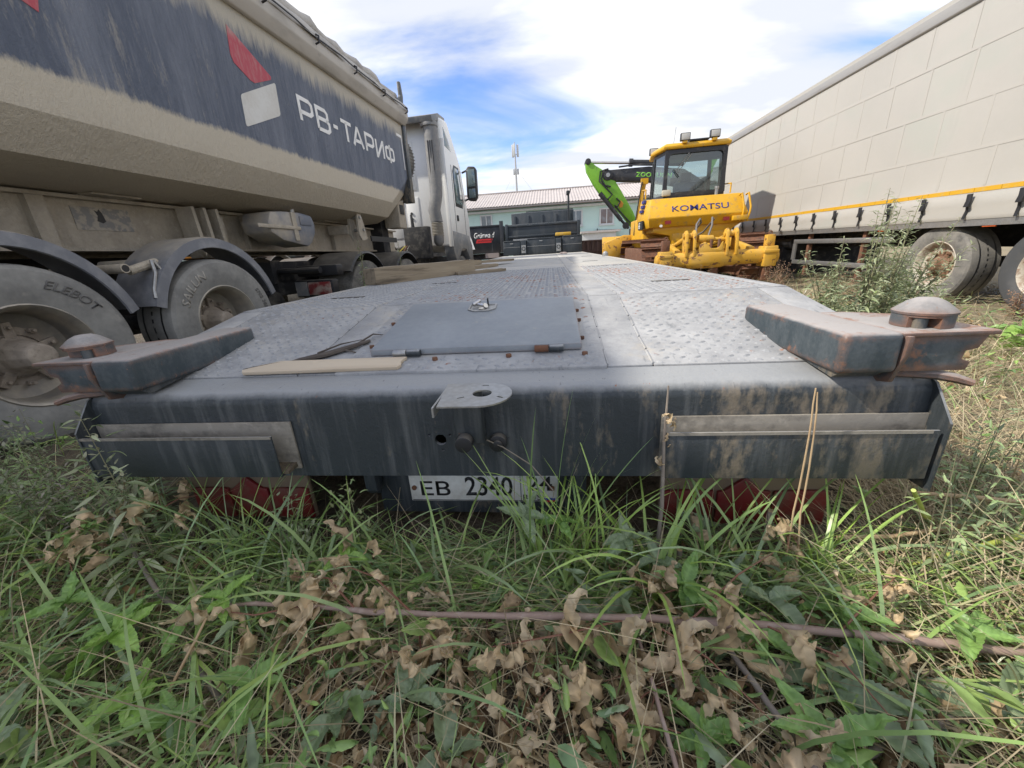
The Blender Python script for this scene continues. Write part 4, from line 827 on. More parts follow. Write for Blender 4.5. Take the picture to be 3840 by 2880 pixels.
# crawler tracks
shoe = None
for s in (-1, 1):
    tx = s*.98
    MB().box(tx-.18, tx+.18, .75, 4.1, .12, .78).build('track_frame', RUST, bz, bevel=.04)
    for yy in (.95, 3.9): MB().lathe([(-.06, .1), (-.06, .36), (.06, .36), (.06, .1)], (tx, yy, .47), 'x', 24).build('sprocket', RUST, bz)
    Lr, Rr = 2.95, .43; per = 2*Lr+2*PI*Rr; n = 38
    for k in range(n):
        d_ = per*k/n
        if d_ < Lr: y, z, a = .95+d_, .47+Rr, 0
        elif d_ < Lr+PI*Rr: a = -(d_-Lr)/Rr; y, z = 3.9-Rr*math.sin(a), .47+Rr*math.cos(a)
        elif d_ < 2*Lr+PI*Rr: y, z, a = 3.9-(d_-Lr-PI*Rr), .47-Rr, PI
        else: a = PI-(d_-2*Lr-PI*Rr)/Rr; y, z = .95-Rr*math.sin(a), .47+Rr*math.cos(a)
        if shoe is None:
            shoe = MB().box(-.28, .28, -.095, .095, 0, .018).box(-.28, .28, .06, .08, .018, .075).build('track_shoe', RUST, bz); o = shoe
        else: o = shoe.copy(); COL.objects.link(o)
        o.location = (tx, y, z+.005); o.rotation_euler = (a, 0, 0)
# blade and lift cylinder in front
MB().prism([(4.95, .05), (4.75, .35), (4.78, .80), (4.98, 1.12), (5.1, 1.1), (4.9, .75), (4.9, .35), (5.05, .05)], 'x', -1.75, 1.75).build('dozer_blade', YELC, bz, bevel=.01)
MB().prism([(-1.72, .95), (-1.15, 1.14), (-.85, 1.12), (-1.1, .85), (-1.2, .45), (-1.68, .5)], 'y', 4.4, 4.74).build('push_frame', YELC, bz, bevel=.02)
MB().tube([(-.92, 3.9, 1.0), (-.86, 3.9, 1.66), (-.72, 3.9, 2.50)], [.055, .06, .055], 10).box(-.82, -.64, 3.84, 3.96, 2.40, 2.54).build('lift_cylinder', YEL, bz, bevel=0)
MB().tube([(-.80, 3.84, 2.45), (-.88, 3.82, 1.9), (-.93, 3.82, 1.5), (-.96, 3.82, 1.1)], .02, 6).build('lift_hose', CABK, bz)
MB().cyl((.55, 4.2, 1.5), (.55, 4.2, 2.3), .06, 12).build('exhaust_pipe', CABK, bz)

# ------------------------------------------------------------ curtain side semi-trailer on the right
ct = thing('curtain_trailer', 'long cream curtain side semi trailer with yellow stripe on the right', 'semi trailer', (6.375, 0, 0))
CURT = mat('cream_curtain', (.44, .415, .37), .62, layers=[((.40, .38, .34), [(1, ('n', .7)), (.2, ('n', 30))], .5, .75, .7), ((.39, .405, .35), [(1, ('n', .5, (1, 1, 2)))], .55, .7, .6), ((.36, .345, .305), [(1, ('n', 3, (1, 1, .15)))], .62, .78, .5)], bump=([(1, ('n', 160)), (2.5, ('n', 1.4)), (.5, ('n', 6, (1, 1, .4)))], .12, .02))
SEAM = mat('curtain_seam', (.43, .405, .36), .62)
FX = -1.275
cu_ = MB(); rings = []
zl = [3.36, 3.0, 2.6, 2.2, 1.8, 1.5, 1.32]
for i in range(57):
    y = -.2+13.45*i/56; ph = y/.585*2*PI
    r = [(FX-.001*math.sin(y*1.7+z*2), y, z) for z in zl]
    b = .5+.5*math.sin(ph); u = .4*math.sin(y*2.3)+.3*math.sin(y*5.1)
    r += [(FX-.012-.012*u, y, 1.22), (FX-.030-.008*b-.010*u, y, 1.12), (FX-.014+.005*b, y, 1.06), (FX-.026-.010*u, y, 1.00), (FX-.008, y, .955)]
    rings.append(r)
cur = cu_.loft(rings, caps=False, close=False).build('curtain', CURT, ct, smooth=180, fix=False)
for z in (2.86, 2.29, 1.74): MB().box(FX-.0040, FX-.0005, -.2, 13.22, z, z+.035).build('curtain_seam', SEAM, cur)
for rI, (za_, zb_) in enumerate(((2.895, 3.36), (2.325, 2.86), (1.775, 2.29), (1.33, 1.74))):
    for k in range(22):
        y = .1+.6*k+(.12, .0, .25, .05)[rI]
        MB().box(FX-.0032, FX-.0005, y, y+.032, za_, zb_).build('curtain_seam', SEAM, cur)
YST = mat('yellow_tape', (.60, .33, .02), .5, layers=[((.5, .36, .14), [(1, ('n', 5, (1, 3, 1)))], .55, .75, .6)])
for k in range(44): MB().box(FX-.012, FX-.004, -.1+.303*k, -.1+.303*k+.298, 1.262, 1.312).build('yellow_tape', YST, cur)
ROOFM = mat('grey_roof_rail', (.33, .315, .29), .5, metal=.2, layers=[((.22, .2, .18), [(1, ('n', 8, (1, .2, 1)))], .5, .7, .7)])
MB().prism([(FX-.012, 3.36), (FX-.028, 3.38), (FX-.028, 3.50), (FX+.02, 3.505), (FX+.02, 3.36)], 'y', -.2, 13.25).build('roof_rail', ROOFM, ct, bevel=.004)
MB().prism([(FX-.01, 3.506), (FX-.015, 3.56), (FX+.1, 3.60), (1.2, 3.62), (1.28, 3.5)], 'y', -.2, 13.28).build('roof_sheet', CURT, ct)
MB().box(-1.28, 1.28, 13.26, 13.34, .95, 3.58).build('front_wall', WHITE, ct, bevel=.02)
MB().box(-1.20, 1.26, -.2, 13.24, .93, 3.35).build('load_volume', CURT, ct)
for k in range(22):
    y = .37+.585*k+random.uniform(-.02, .02)
    st = MB().tube([(FX-.045, y, 1.235), (FX-.055, y+.01, 1.15), (FX-.03, y+.02, 1.06), (FX-.045, y+.015+random.uniform(-.02, .03), .96)], .018, 6, None, .4).build('curtain_strap', BLACK, ct, smooth=60)
    MB().prism([(FX-.075, 1.245), (FX-.05, 1.25), (FX-.05, 1.10), (FX-.085, 1.10), (FX-.07, 1.17)], 'y', y-.028, y+.028).build('strap_buckle', BLACK, st, bevel=.006)
for x in (-.5, .5): MB().box(x-.06, x+.06, -.1, 13, .60, .93).build('chassis_beam', DARK, ct)
MB().box(FX-.002, FX+.11, -.1, 13.2, .88, .952).build('side_raves', STEEL, ct)
sg = MB().box(FX+.02, FX+.05, 6.72, 9.22, .70, .78).build('side_guard_rail', STEEL, ct, bevel=.008)
MB().box(FX+.02, FX+.05, 6.80, 9.18, .30, .38).build('side_guard_rail', STEEL, ct, bevel=.008)
MB().box(FX+.02, FX+.05, 9.12, 9.22, .38, .70).build('side_guard_post', STEEL, ct)
for y in (7.3, 8.75): MB().box(FX+.06, FX+.12, y, y+.07, .1, .93).build('hanger_post', RUST, ct)
MB().cyl((FX+.35, 9.6, .72), (FX+.35, 11.5, .72), .18, 20).build('air_tank', BLACK, ct)
MB().box(FX+.2, 1.0, 9.9, 10.3, .02, .9).build('landing_gear', DARK, ct)
for y in (6.9, 5.35): MB().box(FX+.005, FX+.02, y-.05, y+.10, .865, .915).build('marker_lamp', mat('orange_lens', (.55, .10, .02), .35), ct)
RIMW = mat('rusty_white_rim', (.50, .46, .38), .55, layers=[((.20, .11, .06), [(1, ('n', 14)), (.4, ('n', 50))], .65, .85, .85), ((.36, .30, .22), [(1, ('n', 5))], .5, .7, .6)])
HUBR = mat('rusty_brown_hub', (.17, .09, .05), .8, layers=[((.40, .31, .2), [(1, ('n', 12)), (.3, ('n', 50))], .6, .82, .8), ((.06, .035, .025), [(1, ('n', 24))], .55, .7, .7)])
TYRER = mat('worn_grey_tyre', (.13, .124, .113), .85, layers=[((.27, .25, .215), [(1, ('n', 3)), (.5, ('n', 25, (1, 1, 1)))], .6, 1.0, .9), ((.05, .05, .05), [(1, ('n', 9))], .58, .7, .6)], bump=([(1, ('n', 50))], .25, .004))
TYRE2 = mat('dark_worn_tyre', (.06, .062, .064), .7, layers=[((.12, .115, .105), [(1, ('n', 5))], .5, .8, .6)])
for i, y in enumerate((6.0, 4.69, 3.38)):
    wheel_parts(ct, (-1.03, y, .405), -1, .495, .385, .292, RIMW, HUBR, TYRER if i == 0 else TYRE2, deep=.10, nuts=10, tread=False)
    MB().cyl((-1.0, y, .405), (1.0, y, .405), .07, 10).build('axle', DARK, ct)
    MB().lathe([(-.19, .30), (-.19, .45), (0, .49), (.19, .45), (.19, .30)], (1.05, y, .405), 'x', 20).build('tyre', RUBBER, ct)

# ------------------------------------------------------------ excavator behind, arm folded
ex = thing('excavator', 'lime green and black excavator with its arm folded behind the bulldozer', 'excavator', (6.6, 16.2, 0))
GRN = mat('lime_green_paint', (.17, .40, .025), .45, layers=[((.12, .30, .03), [(1, ('n', 3))], .5, .75, .6), ((.03, .04, .03), [(1, ('n', 8, (1, 1, .4))), (.3, ('n', 2))], .82, .88, .8)])
EB = mat('excavator_black', (.022, .022, .024), .5, layers=[(DUST, [(1, ('n', 5))], .55, .85, .4)])
E0 = (6.6, 16.2)
def ep(pts): return [(x-E0[0], z) for x, z in pts]
yS = 15.5-E0[1]
stick = MB().prism(ep([(1.27, 3.62), (1.31, 3.70), (1.40, 3.70), (1.50, 3.60), (1.62, 3.50), (1.88, 3.34), (2.22, 3.08), (2.38, 2.86), (2.66, 2.42), (2.96, 1.94), (3.11, 1.60), (3.16, 1.35), (2.96, 1.40), (2.56, 1.89), (2.13, 2.31), (1.78, 2.62), (1.54, 2.95), (1.31, 3.35)]), 'y', yS-.16, yS+.16).build('stick', GRN, ex, bevel=.02)
boom = MB().prism(ep([(1.92, 3.22), (1.99, 3.33), (3.43, 3.34), (4.6, 3.18), (6.2, 2.2), (6.6, 1.7), (6.2, 1.6), (5.6, 2.1), (4.5, 2.65), (3.46, 2.87), (2.3, 2.97), (1.98, 3.08)]), 'y', yS-.17, yS+.17).build('boom', EB, ex, bevel=.02)
for y in (yS-.2, yS+.16): MB().cyl((2.04-E0[0], y, 3.17), (2.04-E0[0], y+.04, 3.17), .17, 20).build('pivot_boss', EB, ex, bevel=.01)
MB().cyl((2.04-E0[0], yS-.24, 3.17), (2.04-E0[0], yS-.2, 3.17), .07, 14).build('pivot_pin', STEEL, ex)
MB().cyl((1.36-E0[0], yS-.2, 3.64), (1.36-E0[0], yS+.2, 3.64), .10, 16).build('rod_eye', EB, ex, bevel=.01)
MB().tube([(1.38-E0[0], yS, 3.64), (2.85-E0[0], yS, 3.52)], .045, 12).build('cylinder_rod', CHROME, ex)
MB().tube([(2.78-E0[0], yS, 3.53), (2.90-E0[0], yS, 3.52)], .13, 14).tube([(2.9-E0[0], yS, 3.52), (4.6-E0[0], yS, 3.38)], .095, 14).build('stick_cylinder', EB, ex)
yB = yS-.26
MB().tube([(1.76-E0[0], yB, 2.61), (1.90-E0[0], yB, 2.45)], .08, 12).tube([(1.84-E0[0], yB, 2.52), (2.53-E0[0], yB, 1.68)], .07, 12).tube([(2.53-E0[0], yB, 1.68), (2.80-E0[0], yB, 1.40)], .045, 10).build('bucket_cylinder', EB, ex)
MB().cyl((2.70-E0[0], yB-.05, 1.50), (2.70-E0[0], yB+.1, 1.50), .11, 14).build('bucket_link', EB, ex)
for pts in ([(1.95, 3.35), (1.85, 3.25), (1.82, 3.05), (1.95, 2.85), (2.15, 2.80)], [(2.05, 3.36), (1.78, 3.3), (1.75, 3.0), (2.0, 2.75), (2.2, 2.55), (2.05, 2.40)], [(2.4, 3.39), (2.9, 3.42), (3.6, 3.38)], [(2.35, 2.42), (2.48, 2.3), (2.40, 2.15), (2.30, 2.12)], [(2.3, 2.2), (2.6, 1.85), (2.9, 1.55)]):
    MB().tube([(x-E0[0], yS-.2, z) for x, z in pts], .028, 6).build('hydraulic_hose', EB, ex, smooth=60)
MB().prism(ep([(2.42, 2.26), (2.52, 2.34), (2.60, 2.24), (2.58, 2.12), (2.48, 2.10)]), 'y', yS-.168, yS-.161).build('warning_sticker', mat('orange_sticker', (.6, .25, .02), .5), ex)
text('brand_lettering', 'ZOOMLION', mat('green_lettering', (.20, .50, .06), .5), boom, (2.99-E0[0], yS-.171, 3.05), (1, 0, -.10), (.10, 0, 1), 1, .004, 0, .03, 1, (1.21, .15))
MB().box(-1.2, 1.3, -1.0, 2.6, 1.1, 2.1).build('upper_body', GRN, ex, bevel=.05); MB().box(-1.3, -.3, -1.1, .6, 1.3, 2.9).build('operator_cab', EB, ex, bevel=.05)
for y in (-1.2, 1.2): MB().prism([(-1.9, .45), (-1.6, .08), (1.6, .08), (1.9, .45), (1.6, .85), (-1.6, .85)], 'y', y-.3, y+.3).build('crawler_track', RUST, ex, bevel=.05)
MB().box(-1.4, 1.4, -.9, .9, .4, 1.1).build('undercarriage', DARK, ex)
MB().prism(ep([(2.95, 1.4), (3.2, 1.3), (3.7, 1.0), (3.9, .5), (3.5, .2), (3.0, .6)]), 'y', yS-.5, yS+.5).build('bucket', EB, ex, bevel=.02)
# ------------------------------------------------------------ pale green building across the yard
bd = thing('green_building', 'long pale mint green building with a corrugated grey roof across the yard', 'building', (0, 33, 0))
MINT = mat('mint_plaster', (.50, .67, .61), .85, layers=[((.57, .71, .66), [(1, ('n', .8)), (.3, ('n', 12))], .5, .8, .7), ((.42, .55, .50), [(1, ('n', 1.2, (1, 1, .3)))], .6, .75, .5)], bump=([(1, ('n', 30))], .3, .02))
TRIM = mat('white_trim', (.62, .62, .60), .6, layers=[((.45, .44, .42), [(1, ('n', 3))], .5, .75, .6)])
wal = MB().box(-34, 34, 0, 9, 0, 3.95).build('wall', MINT, bd)
wins = [(-5.49, -4.63, 2.77, 3.56, (.12, .14, .15)), (1.55, 2.47, 2.38, 3.46, (.16, .17, .17)), (3.87, 4.86, 2.34, 3.45, (.16, .10, .075)), (-11.0, -10.0, 2.4, 3.5, (.15, .16, .17)), (9.5, 10.5, 2.36, 3.45, (.14, .14, .14)), (-16, -15, 2.4, 3.5, (.15, .16, .17)), (14, 15, 2.36, 3.45, (.14, .14, .14))]
for i, (a, b, c, d, col_) in enumerate(wins):
    gl = MB().box(a, b, -.03, -.012, c, d).build('window', mat('dusk_pane_%d' % i, col_, .12, spec=.8, layers=[((.3, .33, .34), [(1, ('n', 2))], .5, .7, .5)]), wal)
    fr = MB()
    for q in ((a-.06, a+.05), ((a+b)/2-.03, (a+b)/2+.03), (b-.05, b+.06)): MB().box(q[0], q[1], -.06, -.031, c+.05, d-.05).build('mullion', TRIM, gl)
    for q in ((c-.04, c+.05), (d-.05, d+.05)): MB().box(a-.06, b+.06, -.06, -.031, q[0], q[1]).build('frame_bar', TRIM, gl)
    MB().box(a-.12, b+.12, -.14, -.005, c-.10, c-.045).build('sill', TRIM, gl)
MB().box(-34.1, 34.1, -.28, -.002, 3.70, 3.84).build('cornice', TRIM, bd)
MB().box(-34.2, 34.2, -.75, 0, 3.95, 4.06).build('eaves_board', mat('eaves_grey', (.42, .38, .37), .7), bd)
RFM = mat('corrugated_roof', (.46, .41, .385), .6, layers=[((.35, .31, .29), [(1, ('n', 1.2)), (.3, ('n', 9))], .6, .9, .8), ((.54, .49, .47), [(1, ('n', 3, (.3, 1, 1)))], .55, .7, .5)])
rf = MB(); rings = []
n = 1200
for i in range(n+1):
    x = -34.5+69*i/n; h = .018*(1 if (i % 4) in (1, 2) else -1)
    rings.append([(x, -.85, 4.08+h), (x, 4.5, 5.62+h), (x, 9.9, 4.08+h)])
roof = rf.loft(rings, caps=False, close=False).build('roof', RFM, bd, smooth=0, fix=False)
MB().box(-34.5, 34.5, 4.38, 4.62, 5.62, 5.70).build('ridge_cap', RFM, roof)
MB().box(2.3, 5.2, -1.6, 0, 1.72, 1.86).build('porch_roof', RFM, bd); MB().box(2.4, 4.9, -1.4, -1.3, 0, 1.72).build('porch_wall', TRIM, bd)
MB().box(3.62, 3.68, -.2, -.1, 1.5, 2.05).build('wall_lamp', BLACK, bd)
MB().tube([(3.6, -.1, 1.95), (9, -.1, 1.80), (16, -.1, 1.9)], .012, 5).build('wall_cable', BLACK, bd)
# ------------------------------------------------------------ telecom mast beyond the roof
ms = thing('telecom_mast', 'slender grey antenna mast with guy wires rising behind the green building', 'mast', (-4.55, 60, 0))
MG = mat('mast_grey', (.42, .42, .42), .5)
MB().tube([(0, 0, 0), (0, 0, 11.2), (0, 0, 13.2)], [.16, .14, .10], 8).build('mast_pole', MG, ms)
for a in range(3):
    t = 2*PI*a/3+.4; cx, cy = .40*math.cos(t), .40*math.sin(t)
    MB().cbox((cx, cy, 13.55), (.30, .18, 1.5)).build('antenna_panel', mat('antenna_white', (.6, .6, .58), .5), ms, bevel=.03)
    MB().tube([(0, 0, 13.0), (cx, cy, 13.2)], .04, 5).build('antenna_arm', MG, ms)
    MB().cbox((cx*.8, cy*.8, 11.0), (.22, .2, .7)).build('radio_unit', MG, ms, bevel=.02)
    MB().tube([(0, 0, 11.4), (7*math.cos(t), 7*math.sin(t), 3)], .012, 4).build('guy_wire', MG, ms)
MB().tube([(0, 0, 12.6), (0, 0, 14.6)], .05, 6).build('mast_tip', MG, ms)
# ------------------------------------------------------------ dark bodies parked behind the low loader
BK = mat('black_body_paint', (.018, .02, .023), .45, layers=[((.09, .085, .08), [(-1.2, ('ax', 2)), (1, ('n', 3))], -.9, -.4, .7), ((.06, .063, .068), [(1, ('n', 4, (1, 1, .3)))], .5, .75, .6)])
gw = thing('black_tipper_trailer', 'black tipper trailer with white and red lettering behind the white cab', 'tipper trailer', (-4.2, 18, 0))
bb = MB().prism([(-2.2, 1.95), (2.12, 1.95), (2.12, 1.45), (2.0, .82), (-2.2, .82)], 'y', 0, 2.4).build('tipper_body', BK, gw, bevel=.02)
MB().box(-2.25, 2.16, -.04, -.002, 1.90, 1.98).build('top_rail', BK, bb, bevel=.01)
MB().box(2.0, 2.16, -.05, -.003, .82, 2.12).build('corner_post', BK, bb, bevel=.01)
text('white_lettering', 'Grünwald', WHITE, bb, (.84, -.006, 1.47), (1, 0, 0), (0, 0, 1), 1, .006, .25, .002, 1, (.92, .23))
MB().prism([(.90, 1.27), (1.62, 1.27), (1.68, 1.43), (.96, 1.43)], 'y', -.012, -.002).build('red_badge', mat('red_badge', (.55, .02, .02), .5), bb)
text('small_lettering', 'professional', BK, bb, (1.0, -.0125, 1.31), (1, 0, 0), (0, 0, 1), 1, .003, .2, 0, 1, (.58, .08))
for k in range(5): MB().box(-1.8+.85*k, -1.76+.85*k, -.02, -.003, .9, 1.88).build('body_rib', BK, bb)
MB().prism([(.62, 1.02), (.88, 1.02), (.72, 1.58), (.66, 1.40)], 'y', -.25, -.22).build('white_flap', WHITE, gw)
MB().box(-2.2, 2.1, .3, 2.1, .55, .8).build('chassis', DARK, gw)
MB().box(1.3, 1.9, -.1, .3, .62, .82).build('rear_step', mat('pinkish_step', (.3, .25, .23), .7), gw)
for x in (-1.2, .2): MB().lathe([(-.15, .29), (-.16, .42), (-.1, .5), (.1, .5), (.16, .42), (.15, .29)], (x, .3, .5), 'y', 24).build('tyre', RUBBER, gw)
db = thing('dark_steel_container', 'plain dark steel container standing behind the low loader headboard', 'container', (-.35, 18.5, 0))
MB().prism([(-1.36, .1), (1.38, .1), (1.38, 2.42), (.75, 2.42), (-.7, 2.42), (-1.36, 2.40)], 'y', 0, 2.3).build('container_body', NB, db, bevel=.03)
for k in range(5): MB().box(-1.25+.6*k, -1.15+.6*k, -.03, -.002, .2, 2.3).build('container_rib', NB, db, bevel=.01)
MB().box(-.7, 1.36, .1, 2.2, 2.425, 2.47).build('container_lid', NB, db)
pl = thing('yard_lamp_post', 'thin black post with a small lamp head rising behind the dark container', 'lamp post', (.80, 18.3, 0))
MB().tube([(0, 0, 0), (0, 0, 3.0)], .045, 8).build('post', BK, pl); MB().cbox((-.02, 0, 3.05), (.14, .2, .18)).build('lamp_head', BK, pl, bevel=.03); MB().tube([(0, 0, 2.9), (.1, 0, 3.2)], .02, 5).build('lamp_arm', BK, pl)
rc = thing('rusty_container', 'rusty brown ribbed container behind the bulldozer blade', 'container', (2.3, 19.5, 0))
RCM = mat('brown_container', (.10, .055, .045), .75, layers=[((.16, .09, .07), [(1, ('n', 3))], .5, .75, .7)])
rcb = MB().box(-1.1, 1.6, 0, 2.4, .05, 1.12).build('container_body', RCM, rc)
for k in range(12): MB().box(-1.05+.22*k, -.95+.22*k, -.05, -.002, .1, 1.08).build('container_rib', RCM, rcb, bevel=.01)
for z in (.08, .6, 1.06): MB().box(-1.1, 1.6, -.07, -.052, z, z+.06).build('container_rail', RCM, rcb)
# ------------------------------------------------------------ timber and plywood on the low loader
WOOD = mat('weathered_timber', (.27, .22, .155), .9, layers=[((.09, .07, .05), [(1, ('n', 22, (1, .08, 1)))], .5, .68, .85), ((.42, .355, .26), [(1, ('n', 6, (1, .15, 1)))], .52, .75, .7)], bump=([(1, ('n', 30, (1, .06, 1)))], .8, .012))
def timber(name, label, a, b, w_, h_, z0, tilt=0.0, m=WOOD):
    a, b = Vector((a[0], a[1], 0)), Vector((b[0], b[1], 0)); ln_ = (b-a).length; ang = math.atan2(-(b-a).x, (b-a).y)
    mb = MB(); rings = []
    for i in range(13):
        y = ln_*i/12; j = lambda s: random.uniform(-s, s)
        e = .0 if 0 < i < 12 else .004
        rings.append([(-w_/2+e+j(.003), y, e), (w_/2-e+j(.003), y, e), (w_/2-e+j(.003), y, h_-e+j(.004)), (0+j(.004), y, h_+j(.003)-e), (-w_/2+e+j(.003), y, h_-e+j(.004))])
    o = mb.loft(rings).build(name, m, None, bevel=0, smooth=25); o.location = (a.x, a.y, z0); o.rotation_euler = (tilt, 0, ang)
    return tag(o, label, 'timber', 'old timbers lying on the deck')
timber('timber_beam', 'thick weathered squared beam lying across the left edge of the deck', (-1.50, 3.18), (-.88, 4.30), .16, .135, .733)
timber('timber_beam', 'smaller weathered beam just behind the thick beam', (-1.35, 4.2), (-1.02, 5.6), .12, .10, .733)
timber('timber_plank', 'long thin grey plank sticking out furthest past the thick beam', (-1.3, 5.0), (-.66, 6.6), .14, .035, .80, -.02)
timber('timber_plank', 'short flat plank lying beside the end of the thick beam', (-.95, 3.95), (-.50, 4.25), .10, .03, .733)
timber('timber_plank', 'grey plank lowest in the pile behind the thick beam', (-1.25, 4.6), (-.80, 5.6), .16, .04, .733)
PLYM = mat('raw_board', (.55, .46, .345), .8, layers=[((.42, .33, .23), [(1, ('n', 12, (.1, 1, 1)))], .5, .7, .7)], bump=([(1, ('n', 40, (.1, 1, 1)))], .4, .003))
pb = MB()
out = [(-.275, -.012), (-.262, -.030), (.262, -.030), (.27, -.012), (.262, .012), (.272, .045), (-.17, .048), (-.23, .022)]
pb.prism(out, 'z', 0, .011)
po = pb.build('plywood_strip', PLYM, None, bevel=.0015); po.location = (-.755, 1.148, zs(.148)+.006); po.rotation_euler = (sl, 0, .02)
tag(po, 'pale raw plywood strip lying at the lower edge of the checker deck', 'board')
bkm = mat('dark_bark', (.075, .06, .05), .9, layers=[((.14, .12, .10), [(1, ('n', 20, (.3, 1, 1)))], .5, .7, .7)], bump=([(1, ('n', 30, (.2, 1, 1)))], .8, .008))
bo = thing('bark_branch', 'dark broken branch of bark leaning against the hatch', 'branch', (-.92, 1.17, zs(.17)+.012), (0, 0, .58))
MB().tube([(0, 0, 0), (.06, .004, .006), (.14, -.004, .012), (.22, .004, .022), (.30, .01, .035)], [.004, .012, .017, .015, .010], 7, None, .6).build('bark', bkm, bo, smooth=40)
for pts in ([(.05, .0, .006), (-.03, .02, .004), (-.11, .03, .0)], [(.12, 0, .02), (.2, .05, .03), (.28, .08, .03)], [(.2, .0, .02), (.24, -.04, .01), (.23, -.07, 0)], [(.25, .0, .03), (.32, .05, .05), (.36, .06, .04)]): MB().tube(pts, [.004, .003, .001], 5).build('twig', bkm, bo)
rag = MB()
rings = [[(.10*math.cos(t)*(1+.2*math.sin(3*t+k)), .06*math.sin(t)*(1+.25*math.cos(2*t)), .02*k+.008*math.sin(5*t)*(k > 0)) for t in [2*PI*i/16 for i in range(16)]] for k in range(3)]
rings[2] = [(x*.5, y*.5, z) for x, y, z in rings[2]]
ro = rag.loft(rings).build('crumpled_rag', mat('pinkish_rag', (.33, .27, .25), .9), None, smooth=60); ro.location = (.35, 11.6, .735); tag(ro, 'small crumpled pale rag on the far end of the deck', 'rag')
# ------------------------------------------------------------ vegetation
def veg_mat(name, rough=.6, transl=.25, spec=.35): return mat(name, (0, 0, 0), rough, vcol=True, transl=transl, spec=spec, layers=[((.03, .03, .02), [(1, ('n', 60))], .58, .8, .35)])
GRASS = veg_mat('grass_blades', .38, .25, .65); STRAW = veg_mat('dry_straw', .8, .15, .2); DRYLEAF = veg_mat('dry_leaves', .75, .18, .25); HERB = veg_mat('green_leaves', .42, .28, .6)
def vobj(name, V, Fq, C, m, kind='stuff', parent=None, tri=False):
    me = bpy.data.meshes.new(name); V = np.asarray(V, np.float32).reshape(-1, 3); Fq = np.asarray(Fq, np.int32); k = Fq.shape[1]
    me.vertices.add(len(V)); me.vertices.foreach_set('co', V.ravel()); me.loops.add(Fq.size); me.loops.foreach_set('vertex_index', Fq.ravel())
    me.polygons.add(len(Fq)); me.polygons.foreach_set('loop_start', np.arange(0, Fq.size, k, dtype=np.int32)); me.polygons.foreach_set('loop_total', np.full(len(Fq), k, np.int32))
    me.polygons.foreach_set('use_smooth', np.ones(len(Fq), bool)); me.update(calc_edges=True)
    at = me.color_attributes.new('Col', 'FLOAT_COLOR', 'POINT'); at.data.foreach_set('color', np.concatenate([np.asarray(C, np.float32).reshape(-1, 3), np.ones((len(V), 1), np.float32)], 1).ravel())
    o = bpy.data.objects.new(name, me); COL.objects.link(o); me.materials.append(m)
    if parent: o.parent = parent
    if kind: o['kind'] = kind
    return o
def blades(base, az, ln_, lean, bend, wid, c0, c1, S=6, twist=None):
    """curved tapering strips; every argument an array over blades"""
    N = len(az); t = np.linspace(0, 1, S+1); ang = lean[:, None]+bend[:, None]*t[None]**1.3
    ds = ln_[:, None]/S; dh = np.sin(ang)*ds; dv = np.cos(ang)*ds
    h = np.concatenate([np.zeros((N, 1)), np.cumsum(dh[:, 1:], 1)], 1); v = np.concatenate([np.zeros((N, 1)), np.cumsum(dv[:, 1:], 1)], 1)
    cen = np.stack([base[:, 0:1]+h*np.cos(az)[:, None], base[:, 1:2]+h*np.sin(az)[:, None], np.maximum(base[:, 2:3]+v, base[:, 2:3]*0+.006+.02*rng.random((N, 1)))], 2)
    tw = (twist if twist is not None else rng.uniform(-.6, .6, N))[:, None]*(.3+t[None]); wv = wid[:, None]*np.clip(1.15*np.sqrt(np.clip(1-t, 0, 1)), 0, 1)[None]*(.55+.45*np.minimum(1, t*5))[None]*.5
    sx = -np.sin(az)[:, None]*np.cos(tw)+np.cos(az)[:, None]*np.sin(tw)*np.cos(ang); sy = np.cos(az)[:, None]*np.cos(tw)+np.sin(az)[:, None]*np.sin(tw)*np.cos(ang); sz = -np.sin(tw)*np.sin(ang)
    side = np.stack([sx, sy, sz], 2)*wv[:, :, None]
    V = np.stack([cen-side, cen+side], 2).reshape(-1, 3)
    i0 = (np.arange(N)*(S+1)*2)[:, None]+(np.arange(S)*2)[None]; F_ = np.stack([i0, i0+1, i0+3, i0+2], 2).reshape(-1, 4)
    Cc = (c0[:, None]*(1-t)[None, :, None]+c1[:, None]*t[None, :, None]); Cc = np.repeat(Cc, 2, axis=1).reshape(-1, 3)
    return V, F_, Cc
def join(parts):
    V, F_, C = [], [], []; o = 0
    for v, f, c in parts: V.append(v); F_.append(f+o); C.append(c); o += len(v)
    return np.concatenate(V), np.concatenate(F_), np.concatenate(C)
def gza(P): return np.array([gz(x, y) for x, y in P])
def region(N, x0, x1, y0, y1, ok=None):
    out = []
    while len(out) < N:
        p = rng.uniform((x0, y0), (x1, y1))
        if ok is None or ok(p[0], p[1]): out.append(p)
    P = np.array(out); return np.concatenate([P, gza(P)[:, None]], 1)
def outside(x, y): return not (-1.56 < x < 1.03 and y > 1.02) and not (-1.5 < x < .98 and y > .97)
def tint(N, cols, jit=.25):
    c = np.array(cols)[rng.integers(0, len(cols), N)]; return c*(1+rng.uniform(-jit, jit, (N, 1)))
GREENS = [(0.251, 0.378, 0.103), (0.305, 0.421, 0.143), (0.214, 0.337, 0.135), (0.366, 0.491, 0.127), (0.275, 0.365, 0.182)]
DRYS = [(.48, .39, .24), (.40, .32, .20), (.32, .25, .16), (.55, .47, .31)]
def clumpy(x, y, s, th): return mnoise.noise(Vector((x*s, y*s, 5.1))) > th
U = rng.uniform
parts = []
